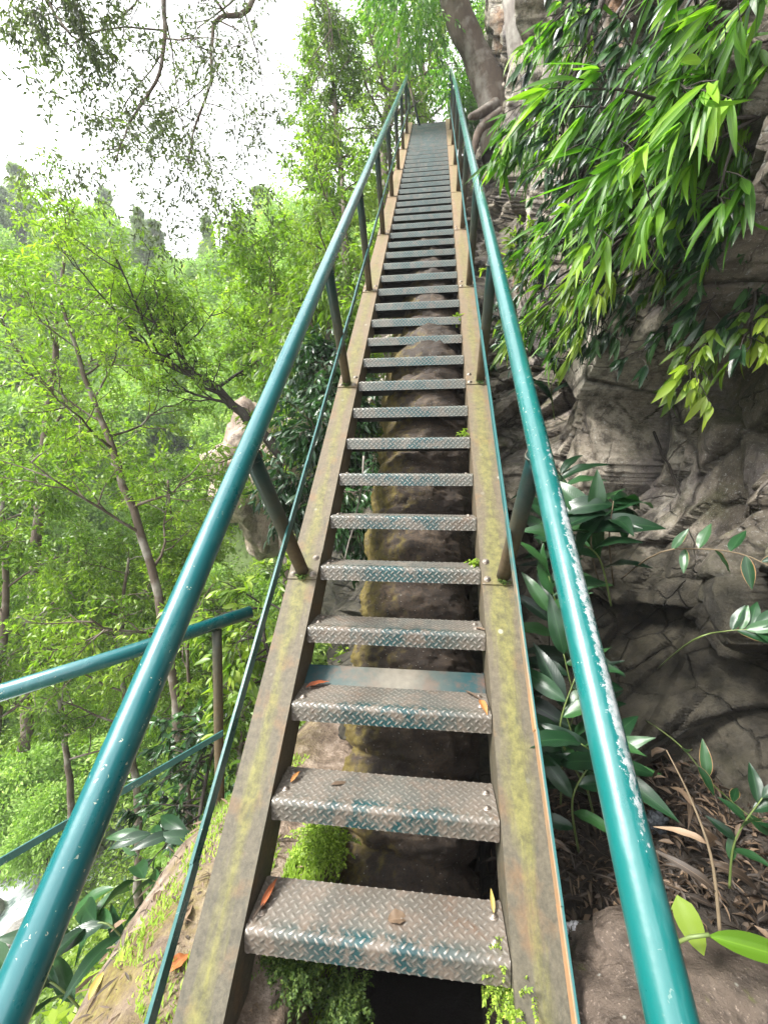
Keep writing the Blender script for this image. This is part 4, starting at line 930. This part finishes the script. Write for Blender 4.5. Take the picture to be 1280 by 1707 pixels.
# dark broad leaves below the ledge on the left
for i, (a, b, c_, d) in enumerate([((420, 1500), (340, 1400), (240, 1390), 2.6), ((330, 1560), (260, 1470), (190, 1480), 2.3), ((380, 1440), (370, 1340), (420, 1290), 2.8), ((240, 1620), (180, 1540), (110, 1560), 2.0), ((440, 1330), (450, 1240), (420, 1150), 3.1), ((150, 1700), (90, 1640), (20, 1620), 1.9)]):
    frond('bank_ginger_plant', ['dark ginger plant below the mossy ledge, largest leaves', 'ginger plant behind the lower left handrail, over the river', 'ginger plant beneath the side railing post', 'ginger plant at the foot of the left handrail', 'pale-leaved plant between side railing and stringer', 'ginger plant at the bottom left corner'][i],
          [P(*a, d), P(*b, d), P(*c_, d)], .32, .085, 9, 'leaf_ginger' if i != 4 else 'leaf_mid', (.3, -.8, .2), 50 + i, .4, group='broad-leaved plants under the ledge', up=.1)
hang('bank_shrub', 'grey-green bush beside the left stringer under the first post', [P(470, 1130, 3.4), P(440, 1060, 3.5), P(450, 980, 3.7)], [.02, .015, .01], 18, .55, 'leaf_mid', .12, .04, 58, (-.4, -.2, .2), down=.3, dens=1.2)
hang('bank_shrub', 'shaded bush below the side railing bar', [P(330, 1380, 3.6), P(350, 1270, 3.8), P(380, 1180, 4.0)], [.02, .015, .01], 18, .6, 'leaf_dark', .12, .04, 59, (-.4, -.2, .2), down=.3, dens=1.2)
print('leaf total', tot)

# ------------------------------------------------------------------ lower right: slab, litter, rubbish
def pebble_surface(u, v): pass
o = blob('rock_slab', (1.28, .05, -.04), .85, .46, .34, M['slab'], 12, .10, 6); o.rotation_euler = (R(-6), R(6), R(-28)); tag(o, 'smooth brown rock slab lying beside the right handrail foot', 'rock')
def ground_at(x, y): return ground_z(x, y)
# leaf litter on the ground
pp = []; dd = []; uu = []
for _ in range(6000):
    x = random.uniform(.5, 2.0); y = random.uniform(-.6, 2.0); z = ground_at(x, y)
    pp.append((x, y, z + random.uniform(.005, .05))); dd.append(tuple(Vector((random.gauss(0, 1), random.gauss(0, 1), random.gauss(0, .25))))); uu.append(tuple(Vector((random.gauss(0, .5), random.gauss(0, .5), 1))))
o = leaves('leaf_litter', T_MD, pp, dd, uu, rng.uniform(.02, .12, len(pp)) , rng.uniform(.005, .026, len(pp)), M['leaf_dead'], droop=.3, fold=.8, tone=rng.random(len(pp)) ** 2.5)
tag(o, 'dark leaf litter between the cliff foot and the stairs', 'leaf litter', kind='stuff')
pp = []; dd = []; uu = []
for _ in range(700):
    x = random.uniform(-1.3, -.2); y = random.uniform(-.7, 1.2); z = ground_at(x, y)
    pp.append((x, y, z + random.uniform(.003, .02))); dd.append((random.gauss(0, 1), random.gauss(0, 1), random.gauss(0, .15))); uu.append((random.gauss(0, .35), random.gauss(0, .35), 1))
o = leaves('twig_litter', T_MD, pp, dd, uu, rng.uniform(.02, .09, len(pp)), rng.uniform(.003, .014, len(pp)), M['leaf_dead'], droop=.15, fold=.4)
tag(o, 'fine brown twigs and leaf scraps on the mossy ledge', 'leaf litter', kind='stuff')
pp = []; dd = []; uu = []
for _ in range(26000):                                    # grass-like moss tufts on the ledge and under the stairs
    if random.random() < .55:
        x = random.uniform(-1.9, -.5); y = random.uniform(-.3, 1.5)
        if noise.noise(Vector((x * 3, y * 3, 2))) < .05: continue
        h = random.uniform(.01, .035)
    else:
        x = random.uniform(-.45, -.22); y = random.uniform(.35, 1.1)
        if random.random() < .6: continue
        if noise.noise(Vector((x * 2.5, y * 2.5, 5))) < -.1: continue
    pp.append((x, y, ground_at(x, y) - .003)); dd.append((random.gauss(0, .5), random.gauss(0, .5), 1)); uu.append((0, -1, .3))
o = leaves('moss', T_SM, pp, dd, uu, rng.uniform(.012, .045, len(pp)), rng.uniform(.004, .009, len(pp)), M['moss'], droop=.3, tone=np.clip(np.array([.55 + .6 * noise.noise(Vector(p) * 6) for p in pp]), 0, 1))
tag(o, 'yellow-green moss and tufts on the ledge left of the stair foot', 'moss', kind='stuff')
# fern moss growing at the right end of the first tread
def sprig(name, label, c, n, r, mat, L, zs=1., seed=0):
    rnd = random.Random(seed); pp = []; dd = []
    for _ in range(n):
        d = Vector((rnd.gauss(0, 1), rnd.gauss(-.3, 1), rnd.gauss(.2, .8))).normalized(); l = rnd.uniform(.3, 1) * r; k = 9
        s0 = Vector(c) + Vector((rnd.gauss(0, .35), rnd.gauss(0, .35), rnd.gauss(0, .35) * zs)) * r
        bend = Vector((0, 0, -.5)); p = s0
        for q in range(k):
            d = (d + bend * .12).normalized(); p = p + d * l / k; sd_ = d.cross(Vector((0, 0, 1)) + Vector((rnd.gauss(0, .3),) * 3)).normalized()
            for s_ in (-1, 1): pp.append(tuple(p)); dd.append(tuple(d * .6 + sd_ * s_ * (1.2 - q / k)))
    return tag(leaves(name, T_SM, pp, dd, rdir(len(pp), 2), L * rng.uniform(.6, 1.2, len(pp)), L * .55, M[mat], droop=.2), label, 'moss')
sprig('fern_moss', 'bright green fern moss hanging off the right end of the lowest tread', (.425, .285, .17), 90, .085, 'moss', .013, 1.3, 1)
sprig('fern_moss', 'yellow-green moss tuft draping the right stringer edge below the lowest tread', (.455, .20, .12), 60, .07, 'moss', .013, 1.4, 5)
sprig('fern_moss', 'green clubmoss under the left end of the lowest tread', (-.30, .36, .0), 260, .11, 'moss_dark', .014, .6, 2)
sprig('fern_moss', 'feathery moss patch on the ground behind the lowest tread', (-.30, .78, .12), 260, .12, 'moss', .015, .8, 3)
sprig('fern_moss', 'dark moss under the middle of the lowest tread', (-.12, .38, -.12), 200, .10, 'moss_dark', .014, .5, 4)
sprig('fern_moss', 'small moss tuft on the right end of the fifth tread', (.40, 5 * RUN + .10, 5 * RISE + .015), 40, .04, 'moss', .012, .4, 6)
sprig('fern_moss', 'moss hanging from the right stringer near the thirteenth tread', (.41, 13 * RUN + .03, 13 * RISE - .02), 40, .06, 'moss', .014, 1.3, 7)
sprig('fern_moss', 'withered moss tuft on the right end of the eighth tread', (.39, 8 * RUN + .12, 8 * RISE + .03), 30, .05, 'leaf_straw' if False else 'moss', .012, .6, 8)
for k_, x_, lb in ((5, XL, 'left'), (5, XR, 'right'), (10, XL, 'left'), (10, XR, 'right')):
    q_ = S * (k_ * STEP + PT - .03) + Vector((x_, 0, 0)) + N_ * .012
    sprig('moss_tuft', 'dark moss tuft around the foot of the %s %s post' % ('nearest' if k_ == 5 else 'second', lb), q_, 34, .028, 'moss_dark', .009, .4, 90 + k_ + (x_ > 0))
# fallen leaves one can point at
def fallen(label, p, d, L, W, mat, up=(0, -.1, 1), tone=.5, droop=.15):
    o = leaves('fallen_leaf', T_BIG, [tuple(p)], [tuple(d)], [tuple(up)], L, W, M[mat], droop=droop, fold=.5, tone=tone, wave=.05); return tag(o, label, 'leaf', 'single fallen leaves')
def tp(i, x, y, h=.006): return Vector((x, i * RUN + y, i * RISE + h))
fallen('reddish leaf at the left end of the lowest tread', tp(1, -.395, .06, .012), (.02, .11, .03), .11, .022, 'leaf_orange', tone=.2)
fallen('dark curled leaf beside the reddish one on the lowest tread', tp(1, -.41, .02, .010), (.03, .12, .02), .12, .016, 'leaf_dead', tone=.1)
fallen('orange leaf at the left end of the second tread', tp(2, -.38, .09, .010), (.02, .05, .02), .06, .018, 'leaf_orange', tone=.9)
fallen('brown leaf lying near the left end of the second tread', tp(2, -.22, .10, .006), (.1, .04, 0), .09, .02, 'leaf_dead', tone=.6)
fallen('rust-red leaf at the left end of the third tread', tp(3, -.40, .12, .012), (.1, .07, .02), .12, .032, 'leaf_orange', tone=.1)
fallen('tan folded leaf at the right end of the third tread', tp(3, .39, .10, .014), (.02, -.1, .0), .10, .03, 'leaf_orange', tone=.8)
fallen('thin brown leaf above the tan one on the third tread', tp(3, .33, .18, .012), (.09, -.08, .0), .11, .018, 'leaf_dead', tone=.5)
fallen('brown crumpled leaf in the middle of the lowest tread', tp(1, .04, .08, .006), (.06, .02, 0), .075, .045, 'leaf_dead', tone=.8)
fallen('small yellow leaf at the right end of the lowest tread', tp(1, .395, .14, .01), (.0, .08, .03), .08, .015, 'leaf_straw', tone=.4)
fallen('brown leaf on the right end of the fourth tread', tp(4, .38, .07, .006), (.08, -.03, 0), .09, .02, 'leaf_dead', tone=.7)
def gl_(u, v, dz=.02):
    """ground point under pixel"""
    for d in np.linspace(.8, 4, 500):
        p = P(u, v, d)
        if p.z < ground_z(p.x, p.y) + dz: return p
    return P(u, v, 2)
def gfall(label, u, v, u2, v2, W, mat, tone=.5):
    a, b = gl_(u, v), gl_(u2, v2); return fallen(label, a, (b - a), (b - a).length, W, mat, tone=tone)
gfall('pinkish brown leaf pointing to the ledge rim, left of the stringer', 112, 1675, 160, 1612, .035, 'leaf_dead', .9)
gfall('yellow leaf beside the pinkish one on the ledge', 148, 1668, 176, 1606, .03, 'leaf_straw', .6)
gfall('pinkish leaf against the left stringer foot', 282, 1620, 316, 1585, .05, 'leaf_orange', .6)
gfall('curled brown leaf in the grass of the ledge', 258, 1505, 268, 1478, .03, 'leaf_dead', .7)
gfall('pale brown leaf beside the lime tuft', 184, 1555, 208, 1530, .035, 'leaf_dead', .8)
gfall('tan leaf lying on the ledge close to the stringer', 300, 1545, 322, 1500, .03, 'leaf_dead', .9)
gfall('reddish leaf in the litter right of the stringer', 968, 1612, 978, 1560, .03, 'leaf_orange', .2)
gfall('brown oval leaf among litter beside the white tissue', 990, 1590, 1020, 1580, .05, 'leaf_dead', .7)
p = gl_(955, 1553, .03); o = blob('crumpled_tissue', p, .034, .028, .030, M['tissue'], 5, .5, 5); tag(o, 'crumpled white tissue on the litter beside the right stringer', 'litter')
p = gl_(1088, 1372, .05); o = blob('plastic_scrap', p, .05, .04, .05, M['plastic'], 9, .6, 5); tag(o, 'crumpled grey plastic scrap in the dark hollow behind the handrail', 'litter')
rs = thing('cut_stalk', 'cut plant stalk with a red end pointing at the stringer', 'stalk', gl_(980, 1645))
a, b = gl_(980, 1645, .03), gl_(1062, 1605, .06); MB().tube([a, a.lerp(b, .5) + Vector((0, 0, .01)), b], [.0125, .0115, .011], 16).obj('stalk_end', M['red_stem'], rs)
c_ = P(1130, 1572, 1.2); MB().tube([b, b.lerp(c_, .5), c_], [.0105, .009, .005], 14).obj('green_stem', M['stalk'], rs)
# thin vines and a hanging rod under the stairs
for i, (a, b, d, lb) in enumerate([((607, 760), (575, 930), 2.9, 'thin grey rod hanging between pipe and left stringer'), ((1088, 720), (1145, 870), 1.9, 'dead brown branch leaning on the rock face')]):
    A, B_ = (P(*a, d), P(*b, d)) if i < 1 else (rock(*a, d), rock(*b, d)); mid = A.lerp(B_, .5) + Vector((.02, 0, .0)); mb = MB(); r_ = (.007, .010)[i]
    mb.tube([cat([A, mid, B_], q / 10) + Vector((random.gauss(0, .004), 0, 0)) for q in range(11)], [r_ * (1 - .04 * q) for q in range(11)], 8)
    tag(mb.obj(('rod', 'dead_branch')[i], (M['bark_grey'], M['bark_dark'])[i]), lb, ('rod', 'branch')[i])

# ------------------------------------------------------------------ haze
hm = bpy.data.materials.new('haze'); hm.use_nodes = True; hm.node_tree.nodes.remove(hm.node_tree.nodes['Principled BSDF'])
pv = hm.node_tree.nodes.new('ShaderNodeVolumePrincipled'); pv.inputs['Color'].default_value = (.93, .96, 1, 1); pv.inputs['Density'].default_value = .0017
hm.node_tree.links.new(pv.outputs[0], hm.node_tree.nodes['Material Output'].inputs['Volume'])
mb = MB(); mb.box((-22.5, 22.5, 21), (54, 0, 0), (0, 54, 0), (0, 0, 32)); hz = mb.obj('haze', hm, None, False); hz['kind'] = 'stuff'
tag(hz, 'thin pale haze filling the gorge', 'haze', kind='stuff')
